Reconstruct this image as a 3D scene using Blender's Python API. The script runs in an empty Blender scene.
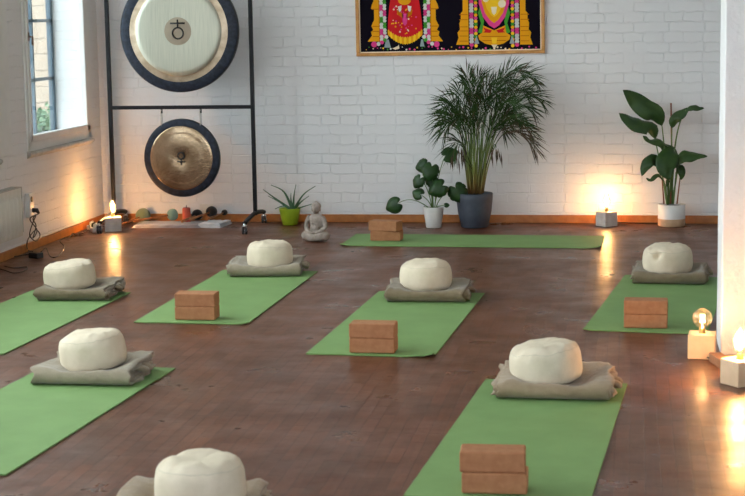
import bpy, bmesh, math, random
from math import sin, cos, pi, radians
from mathutils import Vector, Matrix, noise

SC = bpy.context.scene
COL = SC.collection

# ------------------------------------------------------------------ camera
F_PX, PITCH, ROLL, CAM_H, YAW = 1661.18, 0.13851569, -0.015231413, 1.6047, 0.15676134
YB, XL = 12.832, -4.221            # inner faces of the back wall and of the left wall
cd = bpy.data.cameras.new('camera')
cam = bpy.data.objects.new('camera', cd)
COL.objects.link(cam)
cd.sensor_fit = 'HORIZONTAL'
cd.sensor_width = 36.0
cd.lens = F_PX * 36.0 / 745.0
cd.clip_start, cd.clip_end = 0.05, 200
cam.matrix_world = (Matrix.Translation((0, 0, CAM_H)) @ Matrix.Rotation(YAW, 4, 'Z')
                    @ Matrix.Rotation(pi / 2 - PITCH, 4, 'X') @ Matrix.Rotation(ROLL, 4, 'Z'))
cd.dof.use_dof = True
cd.dof.focus_distance = 11.5
cd.dof.aperture_fstop = 7.0
SC.camera = cam

# ------------------------------------------------------------------ world, daylight, exposure
SC.view_settings.view_transform = 'Standard'
SC.view_settings.look = 'None'
SC.view_settings.gamma = 1.0
SC.view_settings.exposure = -0.28
SC.view_settings.use_curve_mapping = False
SC.cycles.max_bounces = 8
SC.cycles.diffuse_bounces = 5
SC.cycles.sample_clamp_indirect = 4.0
SC.cycles.caustics_reflective = False
SC.cycles.caustics_refractive = False

w = bpy.data.worlds.new('overcast_sky')
SC.world = w
w.use_nodes = True
bg = w.node_tree.nodes['Background']
bg.inputs[0].default_value = (0.80, 0.91, 1.0, 1)
bg.inputs[1].default_value = 10.0


def area(name, loc, size, rot, power, color=(1.0, 0.975, 0.96), portal=False):
    l = bpy.data.lights.new(name, 'AREA')
    l.shape = 'RECTANGLE'
    l.size, l.size_y = size
    l.energy = power
    l.color = color
    if portal:
        l.cycles.is_portal = True
    o = bpy.data.objects.new(name, l)
    COL.objects.link(o)
    o.location = loc
    o.rotation_euler = rot
    return o


WIN_Z = (0.73, 2.95)
WINS = [(11.2, 12.55), (9.5, 10.60), (7.8, 9.15), (6.1, 7.45), (4.4, 5.75), (2.7, 4.05)]
FWINS = [(-3.4, -1.6), (-1.0, 0.8), (1.2, 2.6)]
DAY_SIDE = 50
DAY_FRONT = 46
for i, (a, b) in enumerate(WINS):
    area('window_daylight', (-4.56, (a + b) / 2, sum(WIN_Z) / 2), (WIN_Z[1] - WIN_Z[0], b - a),
         (0, -pi / 2, 0), DAY_SIDE * (1, 1.15, 1.25, 1.1, 0.7, 0.6)[i], portal=(i == 0))
for (a, b) in FWINS[2:]:
    area('front_window_daylight', ((a + b) / 2, -1.85, 1.75), (b - a, 1.9), (pi / 2, 0, 0), DAY_FRONT, (0.66, 0.82, 1.0))
LAMP_W = dict(tall=62.0, centre=24.0, globe=4.0, right=56.0)
LAMP_COL = (1.0, 0.51, 0.18)


# ------------------------------------------------------------------ helpers
def ray(px, py):
    cr, sr = cos(ROLL), sin(ROLL)
    a, b = px - 372.5, py - 248.0
    X, Y = a * cr + b * sr, -a * sr + b * cr
    c, s = cos(PITCH), sin(PITCH)
    d = (X / F_PX, c - Y / F_PX * s, -(s + Y / F_PX * c))
    cy, sy = cos(YAW), sin(YAW)
    return Vector((d[0] * cy - d[1] * sy, d[0] * sy + d[1] * cy, d[2]))


O3 = Vector((0, 0, CAM_H))


def on_floor(px, py, z=0.0):
    d = ray(px, py)
    return O3 + d * ((z - CAM_H) / d.z)


def at_y(px, py, y):
    d = ray(px, py)
    return O3 + d * (y / d.y)


def at_x(px, py, x):
    d = ray(px, py)
    return O3 + d * (x / d.x)


class NT:
    def __init__(s, name, base=(0.8, 0.8, 0.8), rough=0.6, metal=0.0, spec=None):
        s.m = bpy.data.materials.new(name)
        s.m.use_nodes = True
        s.t = s.m.node_tree
        s.b = s.t.nodes['Principled BSDF']
        s.b.inputs['Base Color'].default_value = (*base, 1)
        s.b.inputs['Roughness'].default_value = rough
        s.b.inputs['Metallic'].default_value = metal
        if spec is not None:
            s.b.inputs['Specular IOR Level'].default_value = spec

    def n(s, typ, **kw):
        nd = s.t.nodes.new(typ)
        for k, v in kw.items():
            if k in nd.inputs.keys():
                nd.inputs[k].default_value = v
            else:
                setattr(nd, k, v)
        return nd

    def l(s, a, b):
        s.t.links.new(a, b)

    def coords(s, kind='Object'):
        return s.n('ShaderNodeTexCoord').outputs[kind]

    def noise(s, scale, detail=3, vec=None, rough=0.55):
        nd = s.n('ShaderNodeTexNoise')
        nd.inputs['Scale'].default_value = scale
        nd.inputs['Detail'].default_value = detail
        nd.inputs['Roughness'].default_value = rough
        s.l(vec if vec is not None else s.coords(), nd.inputs['Vector'])
        return nd.outputs['Fac']

    def ramp(s, fac, stops):
        r = s.n('ShaderNodeValToRGB')
        els = r.color_ramp.elements
        while len(els) < len(stops):
            els.new(0.5)
        for e, (p, c) in zip(els, stops):
            e.position = p
            e.color = (*c, 1) if len(c) == 3 else c
        s.l(fac, r.inputs[0])
        return r.outputs[0]

    def bump(s, h, dist=0.002, strength=1.0, prev=None):
        b = s.n('ShaderNodeBump')
        b.inputs['Distance'].default_value = dist
        b.inputs['Strength'].default_value = strength
        s.l(h, b.inputs['Height'])
        if prev is not None:
            s.l(prev, b.inputs['Normal'])
        s.l(b.outputs[0], s.b.inputs['Normal'])
        return b.outputs[0]


def lin(r, g, b):
    f = lambda v: (v / 255 / 12.92) if v <= 10 else ((v / 255 + 0.055) / 1.055) ** 2.4
    return (f(r), f(g), f(b))


def mottled(name, c1, c2, scale=8, rough=0.6, bscale=None, bdist=0.001, metal=0.0, spec=None):
    t = NT(name, c1, rough, metal, spec)
    col = t.ramp(t.noise(scale, 4), [(0.35, c1), (0.65, c2)])
    t.l(col, t.b.inputs['Base Color'])
    if bscale:
        t.bump(t.noise(bscale, 4), bdist)
    return t.m


def brick_mat(name, axis, c1, c2, bw=0.262, rh=0.0765, bdist=0.0038):
    t = NT(name, c1, 0.62)
    co = t.coords()
    sep = t.n('ShaderNodeSeparateXYZ')
    t.l(co, sep.inputs[0])
    cmb = t.n('ShaderNodeCombineXYZ')
    t.l(sep.outputs['X' if axis == 'x' else 'Y'], cmb.inputs[0])
    t.l(sep.outputs['Z'], cmb.inputs[1])
    nz = t.n('ShaderNodeTexNoise')
    nz.inputs['Scale'].default_value = 9
    nz.inputs['Detail'].default_value = 3
    t.l(co, nz.inputs['Vector'])
    sub = t.n('ShaderNodeVectorMath', operation='SUBTRACT')
    t.l(nz.outputs['Color'], sub.inputs[0])
    sub.inputs[1].default_value = (0.5, 0.5, 0.5)
    mul = t.n('ShaderNodeVectorMath', operation='SCALE')
    t.l(sub.outputs[0], mul.inputs[0])
    mul.inputs['Scale'].default_value = 0.032
    add = t.n('ShaderNodeVectorMath', operation='ADD')
    t.l(cmb.outputs[0], add.inputs[0])
    t.l(mul.outputs[0], add.inputs[1])
    br = t.n('ShaderNodeTexBrick')
    br.offset, br.offset_frequency, br.squash, br.squash_frequency = 0.5, 2, 0.56, 2
    br.inputs['Scale'].default_value = 1.0
    br.inputs['Brick Width'].default_value = bw
    br.inputs['Row Height'].default_value = rh
    br.inputs['Mortar Size'].default_value = 0.006
    br.inputs['Mortar Smooth'].default_value = 0.6
    br.inputs['Color1'].default_value = (0, 0, 0, 1)
    br.inputs['Color2'].default_value = (1, 1, 1, 1)
    br.inputs['Mortar'].default_value = (0.5, 0.5, 0.5, 1)
    t.l(add.outputs[0], br.inputs['Vector'])
    # irregular depth of the painted joints: some are almost filled with paint
    jn = t.ramp(t.noise(5, 2), [(0.34, (0.2,) * 3), (0.62, (1,) * 3)])
    m1 = t.n('ShaderNodeMath', operation='MULTIPLY')
    t.l(br.outputs['Fac'], m1.inputs[0])
    t.l(jn, m1.inputs[1])
    inv = t.n('ShaderNodeMath', operation='SUBTRACT')
    inv.inputs[0].default_value = 1
    t.l(m1.outputs[0], inv.inputs[1])
    m2 = t.n('ShaderNodeMath', operation='MULTIPLY_ADD')
    t.l(br.outputs['Color'], m2.inputs[0])
    m2.inputs[1].default_value = 0.45
    t.l(inv.outputs[0], m2.inputs[2])
    m3 = t.n('ShaderNodeMath', operation='MULTIPLY_ADD')
    t.l(t.noise(38, 4), m3.inputs[0])
    m3.inputs[1].default_value = 0.55
    t.l(m2.outputs[0], m3.inputs[2])
    t.bump(m3.outputs[0], bdist)
    mx = t.n('ShaderNodeMixRGB')
    mx.inputs[1].default_value = (*c1, 1)
    mx.inputs[2].default_value = (*c2, 1)
    t.l(t.noise(2.5, 5), mx.inputs[0])
    t.l(mx.outputs[0], t.b.inputs['Base Color'])
    return t.m


def floor_mat():
    t = NT('oiled_block_parquet', (0.1, 0.06, 0.04), 0.35, spec=0.27)
    co = t.coords()
    mp = t.n('ShaderNodeMapping')
    mp.inputs['Rotation'].default_value = (0, 0, pi / 2)
    dn = t.n('ShaderNodeTexNoise')
    dn.inputs['Scale'].default_value = 14
    dn.inputs['Detail'].default_value = 3
    t.l(co, dn.inputs['Vector'])
    dm = t.n('ShaderNodeVectorMath', operation='MULTIPLY_ADD')
    t.l(dn.outputs['Color'], dm.inputs[0])
    dm.inputs[1].default_value = (0.012, 0.012, 0)
    t.l(co, dm.inputs[2])
    t.l(dm.outputs[0], mp.inputs['Vector'])
    br = t.n('ShaderNodeTexBrick')
    br.offset, br.offset_frequency, br.squash, br.squash_frequency = 0.37, 3, 1.0, 2
    br.inputs['Scale'].default_value = 1.0
    br.inputs['Brick Width'].default_value = 0.215
    br.inputs['Row Height'].default_value = 0.055
    br.inputs['Mortar Size'].default_value = 0.0016
    br.inputs['Mortar Smooth'].default_value = 0.2
    br.inputs['Bias'].default_value = 0.0
    br.inputs['Color1'].default_value = (*lin(94, 58, 41), 1)
    br.inputs['Color2'].default_value = (*lin(110, 69, 50), 1)
    br.inputs['Mortar'].default_value = (*lin(80, 50, 37), 1)
    t.l(mp.outputs[0], br.inputs['Vector'])
    big = t.ramp(t.noise(2.2, 6), [(0.3, (0.70, 0.66, 0.64)), (0.7, (1.18, 1.18, 1.18))])
    mx = t.n('ShaderNodeMixRGB', blend_type='MULTIPLY')
    mx.inputs[0].default_value = 1
    t.l(br.outputs['Color'], mx.inputs[1])
    t.l(big, mx.inputs[2])
    st = t.n('ShaderNodeMapping')
    st.inputs['Scale'].default_value = (30, 3, 1)
    t.l(co, st.inputs['Vector'])
    gr = t.ramp(t.noise(2.0, 4, st.outputs[0]), [(0.3, (0.82, 0.82, 0.82)), (0.7, (1.08, 1.08, 1.08))])
    mx2 = t.n('ShaderNodeMixRGB', blend_type='MULTIPLY')
    mx2.inputs[0].default_value = 1
    t.l(mx.outputs[0], mx2.inputs[1])
    t.l(gr, mx2.inputs[2])
    t.l(mx2.outputs[0], t.b.inputs['Base Color'])
    rr = t.ramp(t.noise(3.5, 5), [(0.3, (0.24,) * 3), (0.7, (0.46,) * 3)])
    t.l(rr, t.b.inputs['Roughness'])
    b1 = t.bump(t.noise(6, 3), 0.0022)
    inv = t.n('ShaderNodeMath', operation='SUBTRACT')
    inv.inputs[0].default_value = 1
    t.l(br.outputs['Fac'], inv.inputs[1])
    b2 = t.bump(inv.outputs[0], 0.0008, prev=b1)
    tl = t.n('ShaderNodeMath', operation='MULTIPLY')
    sp = t.n('ShaderNodeSeparateColor')
    t.l(br.outputs['Color'], sp.inputs[0])
    t.l(sp.outputs[0], tl.inputs[0])
    tl.inputs[1].default_value = 4.0
    t.bump(tl.outputs[0], 0.0008, prev=b2)
    return t.m


class MB:
    """collects geometry for one mesh"""
    def __init__(s):
        s.v, s.f, s.mi, s.sm = [], [], [], []

    def add(s, vs, fs, mi=0, smooth=False):
        o = len(s.v)
        s.v += [tuple(v) for v in vs]
        for f in fs:
            s.f.append([i + o for i in f])
            s.mi.append(mi)
            s.sm.append(smooth)
        return s

    def box(s, x0, x1, y0, y1, z0, z1, mi=0, M=None):
        vs = [Vector((x, y, z)) for z in (z0, z1) for y in (y0, y1) for x in (x0, x1)]
        if M is not None:
            vs = [M @ v for v in vs]
        return s.add(vs, [(0, 2, 3, 1), (4, 5, 7, 6), (0, 1, 5, 4), (2, 6, 7, 3), (0, 4, 6, 2), (1, 3, 7, 5)], mi)

    def tube(s, pts, rad, n=8, mi=0, smooth=True, flat=1.0):
        pts = [Vector(p) for p in pts]
        if not hasattr(rad, '__len__'):
            rad = [rad] * len(pts)
        ref = Vector((0, 0, 1))
        t0 = (pts[1] - pts[0]).normalized()
        if abs(t0.dot(ref)) > 0.9:
            ref = Vector((1, 0, 0))
        u = t0.cross(ref).normalized()
        vs = []
        for i, p in enumerate(pts):
            a = pts[max(i - 1, 0)]
            b = pts[min(i + 1, len(pts) - 1)]
            t = (b - a)
            t = t.normalized() if t.length > 1e-9 else t0
            u = (u - t * u.dot(t))
            u = u.normalized() if u.length > 1e-6 else t.orthogonal().normalized()
            v = t.cross(u)
            for k in range(n):
                q = 2 * pi * k / n
                vs.append(p + (u * cos(q) + v * sin(q) * flat) * rad[i])
        fs = []
        for i in range(len(pts) - 1):
            for k in range(n):
                a, b = i * n + k, i * n + (k + 1) % n
                fs.append((a, b, b + n, a + n))
        fs.append(tuple(range(n))[::-1])
        fs.append(tuple((len(pts) - 1) * n + k for k in range(n)))
        return s.add(vs, fs, mi, smooth)

    def lathe(s, prof, c=(0, 0, 0), n=32, mi=0, smooth=True, M=None, wob=None):
        """prof: (r, z) from the bottom up; r = 0 closes an end"""
        c = Vector(c)
        vs, rings = [], []
        for (r, z) in prof:
            if r <= 1e-6:
                rings.append([len(vs)])
                vs.append(Vector((0, 0, z)))
            else:
                rings.append(list(range(len(vs), len(vs) + n)))
                for k in range(n):
                    q = 2 * pi * k / n
                    rr = r * (wob(q, z, r) if wob else 1)
                    vs.append(Vector((rr * cos(q), rr * sin(q), z)))
        fs = []
        for A, B in zip(rings, rings[1:]):
            for k in range(n):
                k2 = (k + 1) % n
                if len(A) == 1 and len(B) == 1:
                    break
                if len(A) == 1:
                    fs.append((A[0], B[k2], B[k]))
                elif len(B) == 1:
                    fs.append((A[k], A[k2], B[0]))
                else:
                    fs.append((A[k], A[k2], B[k2], B[k]))
        vs = [(M @ v if M is not None else v) + c for v in vs]
        return s.add(vs, fs, mi, smooth)

    def ball(s, c, r, n=14, m=9, mi=0, M=None):
        if not hasattr(r, '__len__'):
            r = (r, r, r)
        prof = [(sin(pi * i / m), -cos(pi * i / m)) for i in range(m + 1)]
        prof[0] = (0, -1)
        prof[-1] = (0, 1)
        S = Matrix.Diagonal((*r, 1)).to_3x3()
        if M is not None:
            S = M @ S
        return s.lathe(prof, c, n, mi, True, S)

    def poly(s, pts, mi=0):
        return s.add(pts, [tuple(range(len(pts)))], mi)

    def build(s, name, mats, parent=None, bevel=None, sub=0, loc=None, rot=None):
        me = bpy.data.meshes.new(name)
        me.from_pydata(s.v, [], s.f)
        if not isinstance(mats, (list, tuple)):
            mats = [mats]
        for m in mats:
            me.materials.append(m)
        me.polygons.foreach_set('material_index', s.mi)
        me.polygons.foreach_set('use_smooth', s.sm)
        me.update()
        o = bpy.data.objects.new(name, me)
        COL.objects.link(o)
        if parent is not None:
            o.parent = parent
        if loc is not None:
            o.location = loc
        if rot is not None:
            o.rotation_euler = rot
        if bevel:
            b = o.modifiers.new('bevel', 'BEVEL')
            b.width, b.segments, b.limit_method = bevel, 3, 'ANGLE'
        if sub:
            b = o.modifiers.new('subdivision', 'SUBSURF')
            b.levels = b.render_levels = sub
        return o


def tag(o, label, cat, group=None):
    o['label'] = label
    o['category'] = cat
    if group:
        o['group'] = group
    return o


def thing(name, label, cat, loc=(0, 0, 0), rz=0, group=None):
    o = bpy.data.objects.new(name, None)
    o.empty_display_size = 0.1
    COL.objects.link(o)
    o.location = loc
    o.rotation_euler = (0, 0, rz)
    return tag(o, label, cat, group)


def struct(mb, name, mats, parent=None, **kw):
    o = mb.build(name, mats, parent, **kw)
    if parent is None:
        o['kind'] = 'structure'
    return o


def spline(P, n=8):
    """Catmull-Rom through the points"""
    P = [Vector(p) for p in P]
    Q = [P[0] * 2 - P[1]] + P + [P[-1] * 2 - P[-2]]
    out = []
    for i in range(1, len(Q) - 2):
        a, b, c, d = Q[i - 1:i + 3]
        for k in range(n):
            t = k / n
            out.append(0.5 * ((2 * b) + (c - a) * t + (2 * a - 5 * b + 4 * c - d) * t * t + (3 * b - a - 3 * c + d) * t ** 3))
    out.append(P[-1])
    return out


def bez(a, b, c, n=14):
    a, b, c = Vector(a), Vector(b), Vector(c)
    return [a * (1 - t) ** 2 + b * 2 * t * (1 - t) + c * t * t for t in [i / n for i in range(n + 1)]]


# ------------------------------------------------------------------ materials
M = {}
M['brick_back'] = brick_mat('white_painted_brick', 'x', (0.76, 0.76, 0.77), (0.82, 0.82, 0.82))
M['brick_left'] = brick_mat('white_painted_brick_side', 'y', (0.76, 0.75, 0.74), (0.82, 0.81, 0.80), bdist=0.004)
M['plaster'] = mottled('white_plaster', (0.80, 0.80, 0.80), (0.76, 0.76, 0.76), 3, 0.6, 6, 0.01)
M['column'] = mottled('white_painted_rough_plaster', (0.84, 0.84, 0.84), (0.80, 0.80, 0.81), 4, 0.55, 13, 0.012)
M['ceiling'] = mottled('ceiling_paint', (0.78, 0.78, 0.78), (0.75, 0.75, 0.75), 2, 0.8)
M['floor'] = floor_mat()
M['skirting'] = mottled('orange_stained_wood', lin(180, 112, 50), lin(158, 94, 38), 14, 0.4)
M['window_white'] = mottled('white_window_paint', (0.80, 0.79, 0.76), (0.76, 0.75, 0.72), 10, 0.4)
M['steel'] = mottled('blue_grey_steel', lin(84, 102, 114), lin(72, 90, 102), 12, 0.5)
M['brown'] = mottled('brown_handle', lin(130, 96, 74), lin(110, 80, 62), 12, 0.4)
M['stone'] = mottled('sill_render', lin(206, 202, 196), lin(186, 182, 176), 14, 0.8, 24, 0.01)
M['out_brick'] = brick_mat('pale_brick_outside', 'x', lin(160, 142, 124), lin(138, 120, 104), bw=0.4, rh=0.16, bdist=0.02)
M['out_ground'] = mottled('pale_paving', lin(190, 186, 178), lin(170, 168, 160), 3, 0.9)
M['planter'] = mottled('grey_planter', lin(130, 132, 128), lin(110, 112, 108), 8, 0.7)
M['herb'] = mottled('pale_green_leaf', lin(112, 140, 104), lin(84, 116, 84), 30, 0.5)
M['mat'] = mottled('green_mat_foam', lin(120, 153, 94), lin(114, 146, 88), 5, 0.72, 300, 0.0006, spec=0.3)
M['cork'] = mottled('cork', lin(172, 120, 84), lin(160, 108, 74), 40, 0.75, 160, 0.0004, spec=0.25)
M['cotton'] = mottled('unbleached_cotton', lin(220, 207, 184), lin(210, 197, 173), 14, 0.9, 120, 0.0012, spec=0.2)
M['seam'] = mottled('cotton_piping', lin(206, 196, 174), lin(196, 186, 164), 40, 0.9, spec=0.2)


def wool(name, c1, c2):
    t = NT(name, c1, 0.95, spec=0.15)
    t.l(t.ramp(t.noise(12, 5), [(0.3, c1), (0.7, c2)]), t.b.inputs['Base Color'])
    b = t.bump(t.noise(26, 3), 0.006)
    t.bump(t.noise(420, 2), 0.0012, prev=b)
    t.b.inputs['Sheen Weight'].default_value = 0.25
    return t.m


M['wool'] = wool('greige_wool', lin(132, 118, 96), lin(114, 101, 80))
M['wool_light'] = wool('light_grey_wool', lin(158, 146, 126), lin(138, 127, 108))
M['wool_beige'] = wool('beige_wool', lin(160, 140, 114), lin(142, 122, 98))
M['black_metal'] = mottled('black_powder_coat', (0.006, 0.006, 0.008), (0.010, 0.010, 0.012), 20, 0.5, spec=0.2)
M['chrome'] = NT('chrome', (0.7, 0.72, 0.74), 0.2, 1.0).m
M['rubber'] = NT('grey_rubber', (0.05, 0.05, 0.055), 0.6).m
M['gong_rim'] = mottled('dark_blue_patina', lin(36, 44, 60), lin(18, 22, 32), 30, 0.45, 60, 0.0012, metal=0.1, spec=0.3)
M['gong_black'] = NT('black_gong_edge', (0.008, 0.009, 0.012), 0.35, 0.3).m
M['gong_ring'] = mottled('brass_ring', lin(194, 174, 150), lin(164, 144, 120), 14, 0.36, 40, 0.001, metal=0.85)


def brushed(name, c1, c2, r, metal):
    t = NT(name, c1, r, metal)
    mp = t.n('ShaderNodeMapping')
    mp.inputs['Scale'].default_value = (60, 1, 2.0)
    t.l(t.coords(), mp.inputs['Vector'])
    fac = t.noise(2.2, 5, mp.outputs[0])
    t.l(t.ramp(fac, [(0.3, c1), (0.7, c2)]), t.b.inputs['Base Color'])
    t.bump(fac, 0.0008)
    return t.m


M['gong_face'] = brushed('pale_nickel_silver', lin(190, 188, 170), lin(172, 172, 156), 0.42, 0.55)
M['gong_medal'] = mottled('warm_grey_medallion', lin(158, 144, 124), lin(148, 134, 116), 9, 0.5, metal=0.4)
M['gong_gold'] = mottled('aged_bronze', lin(186, 162, 134), lin(158, 132, 104), 7, 0.2, 34, 0.0018, metal=0.85)
M['ink'] = NT('black_ink', (0.01, 0.01, 0.01), 0.6).m
M['cord_white'] = NT('pale_cord', (0.5, 0.48, 0.44), 0.8).m
M['concrete'] = mottled('pale_concrete', lin(214, 202, 192), lin(196, 184, 174), 18, 0.85, 60, 0.0006)
M['pale_wood'] = mottled('pale_wood_cube', lin(224, 194, 158), lin(212, 180, 144), 10, 0.6, 40, 0.0004)
M['brass'] = NT('brass_socket', (0.55, 0.36, 0.14), 0.35, 1.0).m
M['black_plastic'] = NT('black_plastic', (0.012, 0.012, 0.013), 0.4).m
M['white_plastic'] = NT('white_plastic', (0.75, 0.74, 0.70), 0.35).m
M['enamel'] = NT('cream_enamel', (0.66, 0.63, 0.55), 0.4).m
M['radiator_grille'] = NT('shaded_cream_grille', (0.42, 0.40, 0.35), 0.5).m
M['soil'] = mottled('potting_soil', (0.03, 0.02, 0.014), (0.06, 0.04, 0.03), 40, 0.95, 60, 0.006)
M['slate_pot'] = mottled('slate_grey_pot', lin(66, 72, 84), lin(58, 64, 76), 20, 0.6)
M['white_pot'] = mottled('white_matt_pot', lin(228, 226, 222), lin(218, 216, 212), 12, 0.5)
M['tan_pot'] = mottled('tan_glaze', lin(206, 172, 138), lin(190, 156, 122), 30, 0.6)
M['lime_pot'] = mottled('lime_glaze', lin(154, 178, 42), lin(140, 166, 36), 12, 0.35)
M['leaf_dark'] = mottled('dark_glossy_leaf', lin(26, 54, 22), lin(38, 68, 28), 14, 0.42, spec=0.3)
M['leaf_mid'] = mottled('mid_green_leaf', lin(40, 66, 32), lin(58, 84, 36), 9, 0.42, spec=0.3)
M['aloe'] = mottled('aloe_green', lin(66, 106, 72), lin(48, 86, 60), 25, 0.45)
M['stem'] = mottled('green_stem', lin(96, 126, 62), lin(78, 108, 52), 20, 0.5)
M['frond'] = mottled('palm_green', lin(46, 72, 26), lin(26, 46, 18), 12, 0.55, spec=0.18)
M['frond_dry'] = mottled('dry_palm_leaf', lin(86, 66, 46), lin(58, 48, 34), 20, 0.7)
t = NT('palm_cane', (0.3, 0.3, 0.1), 0.5)
sp = t.n('ShaderNodeSeparateXYZ')
t.l(t.coords(), sp.inputs[0])
t.l(t.ramp(sp.outputs['Z'], [(0.22, lin(104, 62, 40)), (0.34, lin(120, 104, 52)), (0.5, lin(112, 130, 62)), (0.8, lin(66, 96, 44))]),
    t.b.inputs['Base Color'])
M['cane'] = t.m
M['bamboo'] = NT('brown_stake', lin(140, 84, 62), 0.7).m
M['statue'] = mottled('grey_cast_stone', lin(168, 156, 146), lin(140, 128, 118), 24, 0.9, 60, 0.002)
M['gold_frame'] = mottled('gold_frame', lin(206, 148, 70), lin(184, 124, 52), 16, 0.4)
for k, c in dict(p_black=(14, 9, 22), p_gold=(232, 160, 24), p_dgold=(196, 112, 12), p_red=(206, 34, 40), p_pink=(226, 70, 140),
                 p_white=(222, 222, 214), p_green=(70, 150, 50), p_yellow=(246, 196, 40), p_grey=(150, 164, 168),
                 p_cream=(240, 220, 190)).items():
    M[k] = NT('print_' + k[2:], lin(*c), 0.75, spec=0.08).m
M['teal'] = wool('teal_felt', lin(134, 172, 160), lin(112, 152, 142))
M['sage'] = wool('sage_felt', lin(128, 142, 116), lin(112, 126, 100))
M['dark_felt'] = wool('black_felt', (0.012, 0.011, 0.012), (0.02, 0.018, 0.018))
M['handle_wood'] = mottled('turned_wood', lin(172, 112, 66), lin(150, 94, 52), 20, 0.45)
M['coral'] = mottled('coral_cylinder', lin(206, 96, 74), lin(188, 80, 62), 20, 0.6)
M['grey_cloth'] = wool('grey_cotton_cloth', lin(172, 170, 176), lin(146, 143, 150))
M['pale_cloth'] = wool('pale_cotton_cloth', lin(220, 222, 226), lin(196, 198, 204))


def glass(name, tint, scatter=0.0):
    m = bpy.data.materials.new(name)
    m.use_nodes = True
    nt = m.node_tree
    nt.nodes.clear()
    out = nt.nodes.new('ShaderNodeOutputMaterial')
    tr = nt.nodes.new('ShaderNodeBsdfTransparent')
    tr.inputs[0].default_value = (*tint, 1)
    gl = nt.nodes.new('ShaderNodeBsdfGlossy')
    gl.inputs['Roughness'].default_value = 0.03
    lw = nt.nodes.new('ShaderNodeLayerWeight')
    lw.inputs['Blend'].default_value = 0.5
    pw = nt.nodes.new('ShaderNodeMath')
    pw.operation = 'POWER'
    nt.links.new(lw.outputs['Facing'], pw.inputs[0])
    pw.inputs[1].default_value = 4.0
    fr = nt.nodes.new('ShaderNodeMath')
    fr.operation = 'MULTIPLY_ADD'
    nt.links.new(pw.outputs[0], fr.inputs[0])
    fr.inputs[1].default_value = 0.55
    fr.inputs[2].default_value = 0.10
    mx = nt.nodes.new('ShaderNodeMixShader')
    nt.links.new(fr.outputs[0], mx.inputs[0])
    nt.links.new(tr.outputs[0], mx.inputs[1])
    nt.links.new(gl.outputs[0], mx.inputs[2])
    last = mx
    if scatter:
        tl = nt.nodes.new('ShaderNodeBsdfTranslucent')
        tl.inputs[0].default_value = (1.0, 0.82, 0.6, 1)
        m2 = nt.nodes.new('ShaderNodeMixShader')
        m2.inputs[0].default_value = scatter
        nt.links.new(mx.outputs[0], m2.inputs[1])
        nt.links.new(tl.outputs[0], m2.inputs[2])
        last = m2
    nt.links.new(last.outputs[0], out.inputs[0])
    return m


M['pane'] = glass('window_glass', (0.96, 0.99, 0.98))
M['bulb_glass'] = glass('amber_bulb_glass', (1.0, 0.92, 0.82), 0.035)


def emit(name, col, s):
    t = NT(name, (0, 0, 0))
    t.b.inputs['Emission Color'].default_value = (*col, 1)
    t.b.inputs['Emission Strength'].default_value = s
    return t.m


M['filament'] = emit('glowing_filament', (1.0, 0.62, 0.26), 60)
M['filament_dim'] = emit('dim_filament', (1.0, 0.62, 0.28), 50)

# ------------------------------------------------------------------ room shell
XR, YF, ZC, TH = 3.2, -1.7, 3.3, 0.28
mb = MB()
mb.box(XL - TH, XR + 0.2, YF - 0.2, YB + 0.2, -0.12, 0)
struct(mb, 'floor', M['floor'])
mb = MB()
mb.box(XL - TH, XR + 0.2, YF - 0.2, YB + 0.2, ZC, ZC + 0.15)
struct(mb, 'ceiling', M['ceiling'])
mb = MB()
mb.box(XL - TH, XR + 0.2, YB, YB + 0.2, 0, ZC)
struct(mb, 'wall_back', M['brick_back'])
mb = MB()
mb.box(XR, XR + 0.2, YF, YB, 0, ZC)
struct(mb, 'wall_right', M['plaster'])


def holed(mb, lo, hi, holes, z0, z1, put):
    """wall strip from lo to hi with openings"""
    e = lo
    for (a, b) in sorted(holes):
        put(mb, e, a, 0, ZC)
        put(mb, a, b, 0, z0)
        put(mb, a, b, z1, ZC)
        e = b
    put(mb, e, hi, 0, ZC)


mb = MB()
holed(mb, YF, YB, WINS, WIN_Z[0], WIN_Z[1], lambda m, a, b, z0, z1: m.box(XL - TH, XL, a, b, z0, z1))
struct(mb, 'wall_left', M['brick_left'])
mb = MB()
holed(mb, XL - TH, XR + 0.2, FWINS, 0.8, 2.7, lambda m, a, b, z0, z1: m.box(a, b, YF - 0.2, YF, z0, z1))
struct(mb, 'wall_front', M['plaster'])

# free-standing pier on the right
mb = MB()
n1, n2 = 14, 60
x0, x1, y0, y1 = 0.414, 0.93, 7.85, 8.27


def pier_pt(u, z):
    per = [(x0, y0), (x1, y0), (x1, y1), (x0, y1)]
    k = int(u) % 4
    f = u - int(u)
    a, b = per[k], per[(k + 1) % 4]
    x, y = a[0] + (b[0] - a[0]) * f, a[1] + (b[1] - a[1]) * f
    nn = noise.noise(Vector((x * 5, y * 5, z * 5))) * 0.003
    cx, cy = (x0 + x1) / 2, (y0 + y1) / 2
    d = Vector((x - cx, y - cy, 0)).normalized()
    return Vector((x + d.x * nn, y + d.y * nn, z))


NU = 32
vs = [pier_pt(4 * k / NU, ZC * j / n2) for j in range(n2 + 1) for k in range(NU)]
fs = [(j * NU + k, j * NU + (k + 1) % NU, (j + 1) * NU + (k + 1) % NU, (j + 1) * NU + k) for j in range(n2) for k in range(NU)]
mb.add(vs, fs)
struct(mb, 'column', M['column'], bevel=0.008)

# skirting boards
mb = MB()
mb.box(XL + 0.018, XR, YB - 0.018, YB, 0, 0.062)
struct(mb, 'baseboard_back', M['skirting'], bevel=0.004)
mb = MB()
mb.box(XL, XL + 0.018, YF, YB, 0, 0.060)
struct(mb, 'baseboard_left', M['skirting'], bevel=0.004)

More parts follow.
